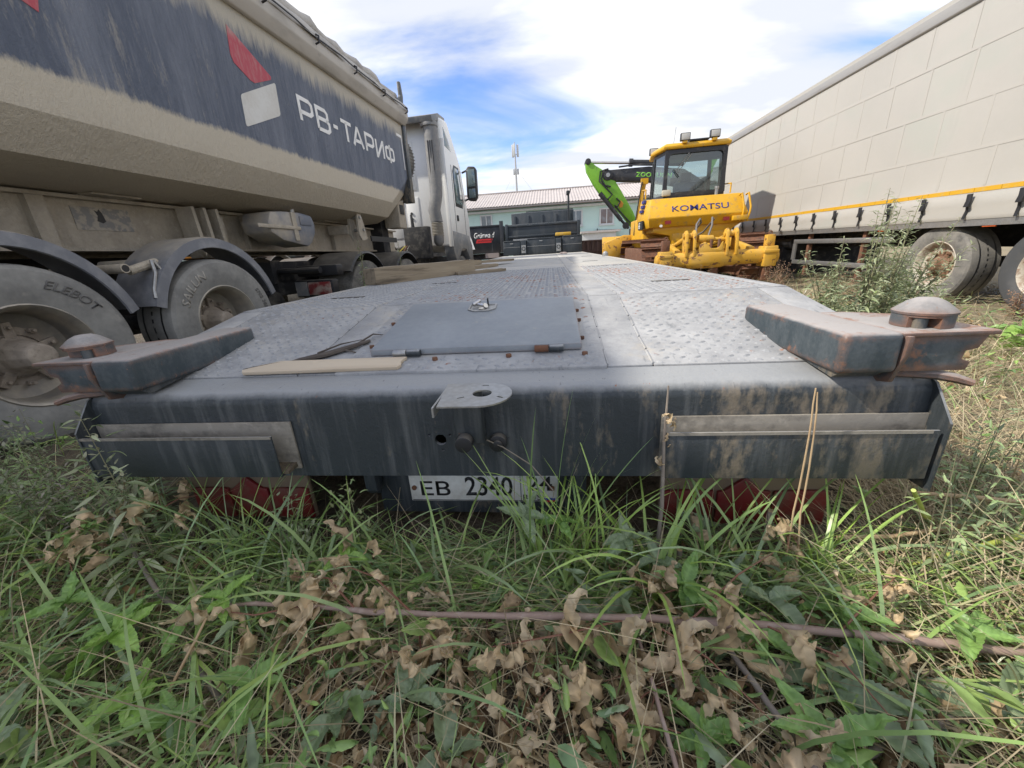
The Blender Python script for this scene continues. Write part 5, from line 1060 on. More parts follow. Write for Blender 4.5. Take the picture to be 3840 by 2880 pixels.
# front lawn: fine tangled grass, mostly lying over
def grass(N, reg, ok, L0, L1, w0, w1, lean, bend, cols, tips, azf=None):
    B = region(N, *reg, ok); az = U(0, 2*PI, N) if azf is None else azf(N)
    return blades(B, az, U(L0, L1, N), U(*lean, N), U(*bend, N), U(w0, w1, N), tint(N, cols), tint(N, tips))
front = (-2.4, 2.0, .12, 1.12)
def front_green(x, y): return outside(x, y) and (y > .66+.06*math.sin(x*5) or x < -.55 or x > .75 or random.random() < .10)
parts.append(grass(4600, front, front_green, .10, .30, .0022, .0052, (.2, 1.25), (.5, 1.5), GREENS, GREENS+DRYS[:3]))
parts.append(grass(650, front, front_green, .25, .55, .007, .0125, (.15, 1.0), (.8, 2.0), GREENS, GREENS))
parts.append(grass(2600, (-.95, .85, .72, .99), outside, .16, .36, .003, .006, (.9, 1.4), (.2, .8), GREENS, GREENS+DRYS[:1], lambda n: np.where(U(0, 1, n) < .5, U(-.5, .5, n), PI+U(-.5, .5, n))))
# left gap and right side
parts.append(grass(2600, (-4.0, -1.57, .5, 7), outside, .12, .38, .003, .007, (.1, .9), (.4, 1.5), GREENS, GREENS+DRYS[1:2]))
parts.append(grass(3400, (1.02, 3.4, .6, 4.6), outside, .12, .40, .0025, .006, (.1, 1.1), (.4, 1.6), GREENS[:3]+DRYS, GREENS[:2]+DRYS))
parts.append(grass(4500, (1.05, 7, 3.5, 14), outside, .10, .34, .005, .012, (.1, 1.1), (.4, 1.5), GREENS+DRYS, GREENS+DRYS))
parts.append(grass(2500, (-8, 12, 12, 30), lambda x, y: not (-1.6 < x < 1.05 and y < 17), .08, .3, .012, .03, (.1, 1.1), (.4, 1.5), GREENS+DRYS[:1], GREENS+DRYS))
g = vobj('grass', *join(parts), GRASS); tag(g, 'tangled green grass covering the ground round the trailer', 'grass')
parts = [grass(8500, front, outside, .08, .36, .0013, .0034, (1.05, 1.52), (-.1, .4), DRYS, DRYS), grass(700, front, outside, .25, .6, .002, .0038, (.7, 1.45), (0, .6), DRYS, DRYS), grass(2600, (.8, 2.2, .45, 1.6), outside, .2, .55, .002, .0045, (.6, 1.5), (0, .6), DRYS, DRYS),
         grass(8000, (1.0, 3.6, .55, 4.8), outside, .12, .45, .0020, .0045, (.7, 1.5), (0, .8), DRYS, DRYS), grass(7500, (1.05, 7, 3.8, 13.5), outside, .12, .4, .004, .008, (.5, 1.5), (0, .8), DRYS, DRYS), grass(1200, (-4, -1.57, .5, 6), outside, .1, .35, .002, .004, (.7, 1.5), (0, .8), DRYS, DRYS)]
g = vobj('dry_straw', *join(parts), STRAW); tag(g, 'dry straw and dead stems matted among the grass', 'straw')
# leaf shapes
def leaf_grid(nu=8, nw=3, serr=0.0, wid=.42, tip=1.6, fold=.25):
    """unit leaf along +x, returns vertices (u, v, w) and quads"""
    V, F_ = [], []
    for i in range(nu+1):
        u = i/nu; ww = wid*(math.sin(PI*min(1, u**.72))**.85)*(1-.25*u)*.5 if 0 < u < 1 else .004
        k = (1+serr*(1 if i % 2 else -1)) if 0 < i < nu else 1
        for j in range(nw):
            q = (j/(nw-1))*2-1; V.append((u+(.02 if abs(q) > .9 and i % 2 else 0), q*ww*(k if abs(q) > .9 else 1), fold*abs(q)*ww))
    for i in range(nu):
        for j in range(nw-1): F_.append((i*nw+j, i*nw+j+1, (i+1)*nw+j+1, (i+1)*nw+j))
    return np.array(V), np.array(F_)
def curl(V, k, roll_=0.0, crump=0.0, seed=0, tw=0.0):
    """bend along the length by angle k, roll the edges, crumple"""
    out = []
    for (u, v, w_) in V:
        a = k*u; x = math.sin(a)/k if abs(k) > 1e-3 else u; z = (1-math.cos(a))/k if abs(k) > 1e-3 else 0
        nx_, nz_ = -math.sin(a), math.cos(a)
        r = roll_*v*v*6; vv = v*(1-.35*min(1, abs(roll_))*(abs(v)*3)**1); w_ = w_+r; r = 0
        if tw: ct_, st_ = math.cos(tw*u), math.sin(tw*u); vv, w_ = vv*ct_-w_*st_, vv*st_+w_*ct_
        n_ = crump*(mnoise.noise(Vector((u*5+seed, v*9, seed*1.7)))+.6*mnoise.noise(Vector((u*14+seed, v*19, seed*2.3)))) if crump else 0
        h = w_+r+n_; out.append((x+nx_*h, vv+.3*n_, z+nz_*h))
    return np.array(out)
def rotm(az, el, ro):
    return np.array((Matrix.Rotation(az, 3, 'Z') @ Matrix.Rotation(-el, 3, 'Y') @ Matrix.Rotation(ro, 3, 'X')))
LV, LF = leaf_grid(10, 5, .06, .42); LVs, LFs = leaf_grid(6, 3, 0, .40)
DLC = [(.56, .435, .265), (.46, .335, .19), (.62, .51, .34), (.30, .19, .10), (.52, .39, .23), (.40, .27, .145)]
def litter(N, reg, ok, s0, s1, zh, cols, kr=(-3.2, 3.2), cr=.09, el=(-.5, .7)):
    parts = []
    for i in range(N):
        while True:
            p = rng.uniform((reg[0], reg[2]), (reg[1], reg[3]))
            if ok(p[0], p[1]): break
        L_ = rng.uniform(s0, s1); v = curl((LV if s1 > .04 else LVs)*np.array([1, rng.uniform(.55, 1.05), 1]), rng.uniform(*kr), rng.uniform(-1.6, 1.6), cr, i*.37, rng.uniform(-2.2, 2.2) if cr > .05 else 0)
        v = v@rotm(rng.uniform(0, 2*PI), rng.uniform(*el), rng.uniform(-.8, .8)).T*L_
        v = v+np.array([p[0], p[1], gz(*p)+rng.uniform(.01, zh)]); v[:, 2] = np.maximum(v[:, 2], .002+gz(*p)+.01*rng.random())
        c = np.array(cols[rng.integers(len(cols))])*rng.uniform(.65, 1.2); cc = np.tile(c, (len(v), 1))*(1+.45*np.array([mnoise.noise(Vector((a*60, b*60, d_*60))) for a, b, d_ in v]))[:, None]
        parts.append((v, LF if s1 > .04 else LFs, cc))
    return join(parts)
okL = lambda x, y: outside(x, y) and ((-.62 < x < 1.1 and y < .74) or random.random() < .25)
g = vobj('leaf_litter', *join([litter(1000, (-1.3, 1.2, .15, 1.0), okL, .04, .10, .05, DLC+[(.22, .14, .08), (.60, .50, .36)], (-3.8, 3.8), .13, (-.15, .3)), litter(1700, (-2.2, 1.9, .15, 1.1), outside, .02, .045, .05, DLC+[(.17, .11, .07)]), litter(600, (1.1, 4.5, .8, 6.5), outside, .05, .10, .12, DLC)]), DRYLEAF); tag(g, 'curled dry brown leaves scattered over the foreground', 'leaves')
HC = [(0.229, 0.365, 0.111), (0.290, 0.435, 0.143), (0.199, 0.308, 0.135), (0.351, 0.505, 0.143)]
g = vobj('low_herbs', *join([litter(520, (-2.2, 1.6, .2, 1.0), outside, .05, .095, .13, HC+[(.30, .38, .22), (.34, .46, .14)], (-1.0, .8), .045, (-.2, .5)), litter(4200, (-2.3, 1.9, .15, 1.1), outside, .016, .048, .10, HC, (-.9, .9), .03), litter(900, (-4, -1.6, .6, 5), outside, .03, .06, .22, HC, (-.9, .9), .03), litter(1700, (1.05, 4.6, .8, 6), outside, .03, .065, .20, HC+[(.2, .21, .09)], (-.9, .9), .03)]), HERB); tag(g, 'small green herb leaves between the grass', 'herbs')
# ------------------------------------------------------------ green seedlings: every leaf a part
def leaf_mesh(name, serr, wid, k, cr, cols, m, seed, nu=28, tw=0.0, nw=7):
    V, F_ = leaf_grid(nu, nw, serr, wid, 1.6, .30)
    V = np.array([(u, v, w_+(.012*math.sin((u-.55*abs(v))*2*PI*7) if 0 < u < 1 and abs(v) > .01 else -.01)) for u, v, w_ in V])
    V = curl(V, k, .15 if cr < .1 else random.uniform(-1.2, 1.2), cr, seed, tw)
    C = []; UV = leaf_grid(nu, nw, serr, wid, 1.6, .30)[0]
    for (x, y, z), (u, v, _) in zip(V, UV):
        t = .5+.5*mnoise.noise(Vector((x*4+seed, y*6, seed))); vein = .35 if abs(v) < .012 else (.18 if math.sin((u-.55*abs(v))*2*PI*7) < -.6 else 0)
        spot = 1+(.5 if cr > .1 else .15)*mnoise.noise(Vector((x*9+seed, y*9, z*9)))
        C.append((np.array(cols[0])*(1-t)+np.array(cols[1])*t)*(1+vein)*spot)
    o = vobj(name, V, F_, C, m, None); me = o.data; bpy.data.objects.remove(o); return me
GLM = {'bright': [leaf_mesh('leaf', .045, .50, k, .05, ((.252, .432, .090), (.348, .528, .120)), HERB, s) for s, k in ((1, -.5), (2, .4), (3, -.9))],
       'mid': [leaf_mesh('leaf', .04, .44, k, .05, ((.180, .318, .084), (.252, .408, .108)), HERB, s) for s, k in ((4, -.6), (5, .3), (6, -1.0))],
       'dull': [leaf_mesh('leaf', .04, .48, k, .05, ((.216, .294, .156), (.312, .378, .222)), HERB, s) for s, k in ((7, -.3), (8, .5), (9, -.8))]}
DRM = [leaf_mesh('dry_leaf', .05, wd, k, .16, (DLC[a], DLC[b]), DRYLEAF, s, 14, tw, 5) for s, k, a, b, tw, wd in ((11, -3.4, 0, 1, 1.5, .42), (12, 3.0, 2, 0, -2.0, .36), (13, -2.2, 4, 2, 2.4, .30), (14, 4.2, 1, 0, 1.0, .44), (15, 2.0, 2, 3, -2.8, .34), (16, -2.8, 0, 3, -1.2, .40), (17, 5.0, 5, 2, .8, .36), (18, -4.5, 4, 0, -2.2, .30))]
STEMG = mat('green_stem', (.16, .22, .07), .6); STEMR = mat('reddish_stem', (.22, .10, .06), .7)
def put(me, name, parent, p, az, el, ro, s):
    o = bpy.data.objects.new(name, me); COL.objects.link(o); o.parent = parent; o.location = p; o.rotation_euler = (Matrix.Rotation(az, 3, 'Z') @ Matrix.Rotation(-el, 3, 'Y') @ Matrix.Rotation(ro, 3, 'X')).to_euler(); o.scale = (s, s, s); return o
def seedling(x, y, h, n, s, tone, where, az0=None, stemm=STEMG):
    t = thing('leafy_seedling', where, 'seedling', (x, y, gz(x, y)), (0, 0, 0), 'green seedlings in the foreground')
    lean = (random.uniform(-.05, .05), random.uniform(-.04, .04)); a0 = random.uniform(0, 6.28) if az0 is None else az0
    pts = [(lean[0]*q, lean[1]*q, h*q) for q in (0, .35, .7, 1)]
    MB().tube(pts, [.0022, .002, .0018, .0013], 5).build('stem', stemm, t, smooth=60)
    for k in range(n):
        q = 1 if k < 3 else max(.4, 1-.2*(k-1)//2); az = a0+(0, 2.1, -2.1)[k] if k < 3 else a0+k*2.4
        put(random.choice(GLM[tone]), 'leaf', t, (lean[0]*q, lean[1]*q, h*q), az, random.uniform(-.25, .55), random.uniform(-.4, .4), s*random.uniform(.75, 1.15)*(1 if k < 3 else .8))
    return t
SEED = [(-1.03, .55, .13, 6, .115, 'bright', 'bright lime green three leaved seedling, brightest one at lower left'), (-.96, .47, .08, 6, .10, 'bright', 'light green seedling below the brightest one at lower left'),
        (-1.16, .60, .12, 5, .10, 'mid', 'mid green seedling left of the brightest one'), (-.90, .60, .12, 5, .09, 'mid', 'mid green seedling right of the brightest one'), (-.80, .43, .07, 6, .10, 'mid', 'mid green seedling at the bottom edge, left of the dull leaved pair'),
        (-1.12, .42, .09, 4, .12, 'dull', 'dusty grey green seedling in the lower left corner'), (-.90, .70, .15, 5, .08, 'bright', 'light green seedling beside the slanting grey stick'),
        (-.36, .53, .07, 4, .115, 'dull', 'dusty dark green leaf pair under the fallen branch'), (-.50, .45, .07, 4, .10, 'dull', 'dusty yellowish green seedling at bottom left of centre'), (-.22, .45, .05, 4, .10, 'dull', 'dull green leaves at the bottom centre'),
        (-.19, .80, .07, 4, .06, 'bright', 'tiny light green sprout above the middle of the branch'), (-.08, .74, .05, 3, .09, 'dull', 'single pale leaf sprout just above the branch'),
        (.22, .86, .12, 6, .09, 'dull', 'dusty seedling right of centre near the number plate'), (.36, .80, .12, 6, .10, 'mid', 'green seedling between the two cut stubs'), (.42, .63, .10, 6, .085, 'mid', 'green seedling where the pale stick meets the branch'),
        (.30, .45, .07, 6, .09, 'mid', 'green seedling at the bottom edge left of the pale stick'), (.62, .68, .10, 4, .12, 'mid', 'drooping leaf seedling right of the pale stick'), (.58, .55, .06, 4, .15, 'dull', 'large dull leaved seedling lying right of the pale stick'),
        (.80, .56, .07, 3, .17, 'dull', 'broad pale leaf seedling at lower right'), (.78, .43, .05, 3, .15, 'dull', 'broad pale green leaf at the lower right corner'), (.44, .98, .12, 5, .10, 'dull', 'grey green broad leaves in front of the right reflector board'),
        (.05, .93, .20, 6, .085, 'mid', 'small green sprout in front of the number plate digits'), (-.12, .95, .20, 5, .08, 'dull', 'grey green sprout in front of the middle of the number plate'), (-1.6, .9, .16, 7, .09, 'mid', 'green seedling left of the left light tray'),
        (.16, .90, .16, 6, .085, 'dull', 'pale leafy seedling below the right end of the number plate'), (.50, .74, .10, 5, .11, 'dull', 'pale broad leaved seedling between the branch and the tall stub'), (.12, .70, .07, 4, .10, 'dull', 'pale leaves on the ground just above the right part of the branch'),
        (.90, .72, .10, 5, .10, 'mid', 'sunlit green seedling at the right edge of the foreground'), (.48, .50, .08, 5, .12, 'mid', 'green leaves right of the lower end of the pale stick'), (-.66, .52, .09, 6, .10, 'mid', 'green seedling between the short stick and the dull leaf pair'),
        (-1.30, .70, .13, 6, .10, 'mid', 'green seedling left of the slanting stick'), (-.62, .82, .14, 5, .07, 'bright', 'light green sprout right of the left reflector board'), (.95, .50, .06, 4, .13, 'dull', 'broad dusty leaves at the right bottom edge')]
for a in SEED: seedling(*a)
# ------------------------------------------------------------ fallen branches, sticks, stubs
BRK = mat('brown_twig_bark', (.32, .225, .18), .8, layers=[((.44, .35, .29), [(1, ('n', 30, (1, 1, 1)))], .5, .7, .7)], bump=([(1, ('n', 80))], .4, .002))
GRYB = mat('grey_stick_bark', (.24, .20, .165), .85, layers=[((.35, .30, .24), [(1, ('n', 25))], .5, .7, .7)], bump=([(1, ('n', 80))], .4, .002))
YSTEM = mat('yellow_green_stem', (.34, .40, .07), .5, layers=[((.42, .42, .14), [(1, ('n', 9))], .5, .7, .6)])
TANS = mat('tan_dead_stem', (.46, .33, .19), .75, layers=[((.36, .22, .12), [(1, ('n', 14, (1, 1, 1)))], .5, .7, .7)])
br = thing('fallen_branch', 'long thin reddish brown fallen branch hung with dry leaves across the foreground', 'branch', (-.9, .69, .105))
bpts = [(0, 0, 0), (.16, .0, .01), (.36, -.015, .02), (.60, -.03, .03), (.85, -.025, .035), (1.1, -.015, .03), (1.35, -.01, .02), (1.6, -.02, .01), (1.9, -.03, -.01)]
def subdiv(p, n, j):
    out = []
    for i in range(len(p)-1):
        for k in range(n):
            t = k/n; out.append(tuple(p[i][a]*(1-t)+p[i+1][a]*t+random.uniform(-j, j) for a in range(3)))
    return out+[p[-1]]
MB().tube(subdiv(bpts, 3, .002), [(.0042+.0045*min(1, i/16))*(1.25 if i % 5 == 2 else 1) for i in range(25)], 7).build('stem', BRK, br, smooth=60)
tw = [((.55, -.03, .03), (.42, .05, .06), (.25, .10, .07)), ((.40, -.02, .02), (.30, .04, .06), (.18, .05, .05)), ((1.05, -.02, .03), (.9, -.08, .05), (.75, -.10, .03)), ((1.2, -.01, .03), (1.32, .06, .09), (1.42, .11, .11)), ((1.35, -.01, .02), (1.45, -.09, .04), (1.5, -.20, .0)),
      ((1.1, -.02, .03), (1.2, -.1, .03), (1.28, -.2, .01)), ((.25, 0, .01), (.15, -.05, .03), (.02, -.04, .03)), ((1.5, -.02, .01), (1.62, .05, .06), (1.7, .10, .06))]
for p in tw: MB().tube(p, [.003, .0022, .001], 5).build('twig', STEMR, br, smooth=60)
for k in range(100):
    u = random.random()
    if u < .55:
        p = tw[k % len(tw)]; i = random.choice((1, 2)); c = Vector(p[i]).lerp(Vector(p[i-1]), random.random()*.6)
    else: c = Vector(bpts[random.randint(1, 7)]).lerp(Vector(bpts[random.randint(1, 7)]), random.random())
    c = c+Vector((random.uniform(-.05, .05), random.uniform(-.10, .05), random.uniform(-.03, .03)))
    put(random.choice(DRM), 'dry_leaf', br, c, random.uniform(0, 6.28), random.uniform(-1.1, .5), random.uniform(-1.2, 1.2), random.uniform(.06, .12))
def dry_sprig(x, y, n, label, sp=.1, z=.05):
    t = thing('dry_leaf_sprig', label, 'dry leaves', (x, y, gz(x, y)+z))
    for q in range(3):
        a = random.uniform(0, 6.28); MB().tube([(0, 0, 0), (sp*.7*math.cos(a), sp*.7*math.sin(a), .02), (sp*1.3*math.cos(a), sp*1.3*math.sin(a), .0)], [.0022, .0018, .001], 5).build('twig', STEMR, t)
    for k in range(n): put(random.choice(DRM), 'dry_leaf', t, (random.gauss(0, sp*.6), random.gauss(0, sp*.5), random.uniform(-.02, .06)), random.uniform(0, 6.28), random.uniform(-.9, .7), random.uniform(-.9, .9), random.uniform(.055, .115))
for a in ((.10, .50, 22, 'pile of curled dry leaves below the middle of the fallen branch', .12), (.22, .60, 20, 'crumpled dry leaf cluster just below the branch, right of centre', .10), (-.08, .47, 16, 'dry leaves at the bottom edge right of the dull leaf pair', .10), (-.32, .60, 14, 'dry leaves hanging under the left half of the branch', .09), (.25, .76, 16, 'upright dry leaf cluster above the branch, right of centre', .07, .10), (-.60, .68, 12, 'dry leaves beside the lower end of the slanting stick', .10),
          (.55, .88, 9, 'dry leaves next to the tall cut stub', .07, .08), (.72, .72, 8, 'curled dry leaves right of the tall cut stub', .06, .08), (.42, .45, 10, 'dry leaves at the bottom edge beside the pale stick', .09), (-1.30, .90, 16, 'brown wilted leaves hanging before the left light tray', .12, .22), (-1.55, .84, 10, 'brown leaf cluster left of the left light tray', .10, .12), (.98, .62, 10, 'sunlit dry leaves at the right edge', .10), (.62, .93, 3, 'large pale dry leaf before the right reflector board', .04, .14)): dry_sprig(*a)
def stick(name, label, pts, r, m, cat='stick', n=7): return tag(MB().tube(subdiv(pts, 3, .0015), [r[0]+(r[1]-r[0])*i/(3*(len(pts)-1)) for i in range(3*(len(pts)-1)+1)], n).build(name, m, None, smooth=60), label, cat)
stick('slanting_stick', 'grey brown stick slanting down in the left foreground', [(-1.55, .98, .14), (-1.33, .85, .11), (-1.15, .74, .09), (-.97, .67, .05)], (.004, .008), GRYB)
stick('slanting_stick', 'short grey stick below the slanting one at lower left', [(-.92, .60, .05), (-.80, .53, .04), (-.70, .48, .02)], (.006, .007), GRYB)
stick('pale_stick', 'pale grey stick running from the branch to the lower right bottom edge', [(.36, .69, .09), (.39, .57, .09), (.41, .47, .10), (.43, .38, .10)], (.006, .0075), GRYB)
stick('thin_cane', 'thin reddish cane standing by the bottom right of centre', [(.18, .66, .09), (.185, .55, .10), (.195, .40, .09)], (.004, .0045), BRK)
stick('straw_stalk', 'pale straw stalk leaning at lower left', [(-.83, .60, .17), (-.86, .52, .09), (-.88, .46, .03)], (.003, .004), TANS)
stick('green_stalk', 'thick yellow green stalk reaching in from the right edge', [(1.40, 1.00, .16), (1.15, .95, .12), (.95, .92, .07), (.80, .90, .03)], (.0085, .006), YSTEM)
stick('tan_stalk', 'tan dead stalk above the green one at the right edge', [(1.50, 1.02, .20), (1.25, 1.04, .20), (1.08, 1.10, .18)], (.007, .006), TANS)
stick('tan_stalk', 'short tan stalk left of the long tan one', [(1.12, 1.02, .12), (.95, .98, .12), (.80, .98, .11)], (.006, .006), TANS)
stick('green_stalk', 'slanting yellow green stalk before the right light tray', [(.86, .88, .34), (.97, .95, .22), (1.10, 1.05, .12)], (.005, .007), YSTEM)
stick('thick_stick', 'thick grey stick lying along the bottom right', [(.30, .40, .05), (.50, .47, .06), (.74, .55, .06), (.98, .58, .05)], (.007, .009), GRYB)
stick('thick_stick', 'dark stick lying right of the fallen branch end', [(.78, .62, .05), (.95, .60, .06), (1.3, .62, .07)], (.008, .010), BRK)
stick('thick_stick', 'thin stick lying along the bottom edge centre', [(-.45, .40, .03), (-.1, .40, .04), (.25, .39, .03)], (.005, .006), GRYB)
for x, y, h, l in ((.60, .97, .19, 'tall cut woody stub before the right reflector board'), (.335, .90, .11, 'short cut woody stub left of the tall one')):
    t = thing('cut_stub', l, 'stub', (x, y, gz(x, y))); MB().tube([(0, 0, 0), (.003, .0, h*.5), (.004, .004, h)], [.010, .0095, .009], 9).build('stub_bark', GRYB, t, smooth=50); MB().tube([(.004, .004, h), (.004, .004, h+.001)], .0085, 9).build('cut_face', TANS, t)
stick('bare_stalk', 'pair of thin dry stalks rising before the right light tray, left stalk', [(.62, .90, .05), (.625, .915, .25), (.615, .905, .48), (.61, .91, .60)], (.0028, .0018), TANS, 'stalk')
stick('bare_stalk', 'thin dry stalk right beside the first one before the right light tray', [(.645, .88, .03), (.635, .905, .25), (.628, .905, .45), (.615, .91, .59)], (.0028, .0018), TANS, 'stalk')
ws = thing('withered_stalk', 'withered stalk standing at the left end of the right light tray', 'stalk', (.285, .93, 0))
MB().tube([(0, 0, 0), (.005, .0, .25), (.0, .01, .45), (.003, .02, .60)], [.005, .006, .004, .002], 6).build('stem', GRYB, ws, smooth=50)
for k in range(7): put(random.choice(DRM), 'dry_leaf', ws, (random.uniform(-.01, .01), 0, random.uniform(.38, .55)), random.uniform(0, 6.28), random.uniform(-1.2, .3), 0, random.uniform(.025, .05))
# ------------------------------------------------------------ single grass tufts with long arching blades
def tuft(x, y, n, L0, L1, w_, label, lean=(.05, .6), bend=(.4, 1.8), azc=None, cols=GREENS, m=GRASS):
    B = np.array([[random.gauss(0, .03), random.gauss(0, .02), 0] for _ in range(n)]); az = U(0, 2*PI, n) if azc is None else azc+U(-.7, .7, n)
    V, F_, C = blades(B, az, U(L0, L1, n), U(*lean, n), U(*bend, n), U(w_*.6, w_, n), tint(n, cols), tint(n, cols), 9)
    t = thing('grass_tuft', label, 'grass tuft', (x, y, gz(x, y)), (0, 0, 0), 'long grass tufts before the bumper'); per = 20
    for k in range(n):
        vobj('blade', V[k*per:(k+1)*per], F_[:9], C[k*per:(k+1)*per], m, None, t)
BR = [(0.366, 0.534, 0.111), (0.443, 0.604, 0.143), (0.305, 0.463, 0.127)]
tuft(.27, .84, 22, .32, .58, .012, 'bright arching grass tuft left of the right light tray', (.05, .5), (.9, 2.2), None, BR)
tuft(-.02, .90, 9, .45, .68, .008, 'tall thin grass tuft standing before the number plate', (.0, .35), (.2, .9), None, GREENS)
tuft(.52, .84, 9, .40, .60, .010, 'wide bladed grass tuft before the right light tray', (.1, .7), (.6, 1.8), None, GREENS)
tuft(-.55, .88, 12, .25, .45, .008, 'grass tuft right of the left reflector board', (.1, .7), (.6, 1.8), None, GREENS)
tuft(-1.15, .80, 10, .40, .62, .010, 'long grass tuft bending over before the left light tray', (.2, .8), (.9, 1.9), .3, GREENS)
tuft(-.75, .70, 14, .30, .5, .010, 'thick bladed grass tuft left of the fallen branch', (.2, .9), (.6, 1.8), None, GREENS)
tuft(.70, .62, 10, .30, .5, .012, 'wide bladed grass tuft at lower right', (.4, 1.1), (.4, 1.3), None, GREENS)
tuft(-1.25, .55, 12, .3, .5, .010, 'long grass tuft at the left edge', (.2, .9), (.6, 1.8), None, GREENS)
tuft(-1.02, .90, 22, .32, .50, .008, 'grass tuft hiding the left reflector board', (.0, .4), (.3, 1.1), None, GREENS)
tuft(-1.28, .92, 18, .3, .5, .008, 'grass tuft at the left end of the left light tray', (.0, .4), (.3, 1.1), None, GREENS)
tuft(-.84, .90, 20, .3, .48, .008, 'grass tuft right of the one before the left board', (.0, .4), (.3, 1.1), None, GREENS)
tuft(.45, .90, 20, .3, .48, .009, 'grass tuft before the left half of the right board', (.0, .45), (.3, 1.2), None, GREENS)
tuft(.70, .90, 20, .3, .46, .009, 'grass tuft before the right half of the right board', (.0, .45), (.3, 1.2), None, BR)
tuft(-.03, .90, 20, .34, .50, .009, 'bright grass tuft across the plate digits', (.0, .45), (.4, 1.3), None, BR)
tuft(-.25, .95, 10, .15, .30, .005, 'low grass tuft under the plate letters', (.1, .9), (.4, 1.5), None, GREENS)
tuft(.08, .90, 22, .34, .52, .009, 'grass tuft in front of the plate region digits', (.0, .45), (.4, 1.3), None, BR)
# ------------------------------------------------------------ tall weeds
STEMW = mat('weed_stem', (.20, .19, .11), .7)
def weed(x, y, h, nb, nl, ls, cols, label, name='mugwort_weed', spread=.25, z0=None, lean=(0, 0), grp='tall weeds', seedc=None):
    t = thing(name, label, 'weed', (x, y, gz(x, y) if z0 is None else z0), (0, 0, 0), grp); sm = MB(); lv = []
    for b in range(nb):
        hb = h*(1 if b == 0 else random.uniform(.55, .95)); ax, ay = (lean[0]+random.uniform(-spread, spread)*(b > 0), lean[1]+random.uniform(-spread, spread)*.6*(b > 0))
        bx_, by_ = random.uniform(-.04, .04)*(b > 0), random.uniform(-.03, .03)*(b > 0)
        P = [(bx_+ax*q**1.4*hb, by_+ay*q**1.4*hb, hb*q) for q in [i/8 for i in range(9)]]
        sm.tube(P, [(.0055 if h > .6 else .0026)*(1-.8*i/8)*min(1.6, .6+h) for i in range(9)], 5)
        for k in range(nl):
            q = .08+.92*(k/nl)**.9; i = min(7, int(q*8)); f = q*8-i; c = [P[i][a]*(1-f)+P[i+1][a]*f for a in range(3)]
            L_ = ls*random.uniform(.6, 1.2)*(1.15-.75*q); az = k*2.4+random.uniform(-.5, .5); el = random.uniform(-.3, .7)
            off = random.uniform(0, .10*(1-q)+.01)
            v = curl(LVs*np.array([1, .55, 1]), random.uniform(-1.4, .6), 0, .02, k)@rotm(az, el, random.uniform(-.6, .6)).T*L_
            d_ = np.array([math.cos(az)*off, math.sin(az)*off, off*.4]); col_ = np.array(cols[random.randrange(len(cols))])*random.uniform(.75, 1.2)
            lv.append((v+np.array(c)+d_, LFs, np.tile(col_, (len(v), 1))))
            if seedc and q > .45 and k % 2 == 0:
                for _ in range(3):
                    s_ = .008+.006*random.random(); e = (LVs-np.array([.5, 0, 0]))*np.array([s_*1.6, s_*2, s_*2])
                    lv.append((e@rotm(random.uniform(0, 6), random.uniform(-1, 1), 0).T+np.array(c)+np.array([random.uniform(-.02, .02), random.uniform(-.02, .02), random.uniform(0, .03)]), LFs, np.tile(np.array(seedc)*random.uniform(.8, 1.2), (len(e), 1))))
    sm.build('stem', STEMW, t, smooth=60); vobj('foliage', *join(lv), HERB, None, t)
    return t
MW = [(.329, .378, .207), (.390, .439, .256), (.268, .329, .171), (.451, .488, .305)]
MG_ = [(0.275, 0.378, 0.159), (0.351, 0.448, 0.207), (0.244, 0.308, 0.159)]
BRN = [(.32, .19, .12), (.40, .26, .16), (.25, .14, .09)]
weed(2.75, 3.75, 1.25, 8, 75, .12, MW, 'tallest grey green weed before the curtain trailer', spread=.18)
weed(3.05, 3.95, 1.18, 7, 70, .12, MW, 'tall weed right of the tallest one', spread=.20, lean=(.1, 0))
weed(2.45, 3.7, .9, 9, 60, .12, MW, 'bushy weed left of the tallest one', spread=.35)
weed(3.35, 4.1, 1.0, 8, 60, .12, MW, 'weed leaning right towards the trailer wheel', spread=.3, lean=(.3, 0))
weed(2.2, 3.3, .6, 11, 50, .11, MW, 'low bushy weed before the tallest one', spread=.45)
weed(2.85, 3.2, .6, 11, 50, .11, MW, 'low spreading weed right of the low bushy one', spread=.45)
weed(3.8, 4.8, .75, 9, 50, .12, MW, 'low weed beside the front trailer wheel', spread=.4)
weed(-1.28, .86, .60, 3, 40, .10, MW, 'slim weed growing up before the left light tray', spread=.06, seedc=(.34, .34, .22), lean=(-.06, .0))
weed(-1.72, 1.25, .42, 4, 30, .06, MG_, 'grey green weed beside the near left tyre', spread=.2, seedc=(.3, .3, .2))
weed(-2.0, 1.15, .48, 4, 30, .06, MG_, 'weed in the shade at the foot of the near left tyre', spread=.2, seedc=(.3, .3, .2))
weed(-2.5, 1.3, .5, 4, 30, .07, MG_, 'weed at the left edge under the near left tyre', spread=.2, seedc=(.28, .28, .2))
weed(-1.66, .98, .36, 4, 30, .05, [(.22, .19, .14), (.16, .17, .09)], 'dry flowering weed at the left end of the bumper', spread=.25, seedc=(.36, .33, .26))
weed(-1.85, 1.0, .45, 7, 36, .07, MG_, 'bushy weed low down before the near left tyre', spread=.35, seedc=(.34, .34, .24))
weed(-2.25, 1.05, .52, 7, 36, .08, MG_, 'bushy weed at the left edge before the near left tyre', spread=.35, seedc=(.34, .34, .24))
weed(-1.62, 1.12, .50, 5, 34, .07, MG_, 'weed against the left end plate of the bumper', spread=.2)
weed(-1.95, .78, .38, 7, 30, .07, MG_, 'low weed at the left edge below the tyre', spread=.4)
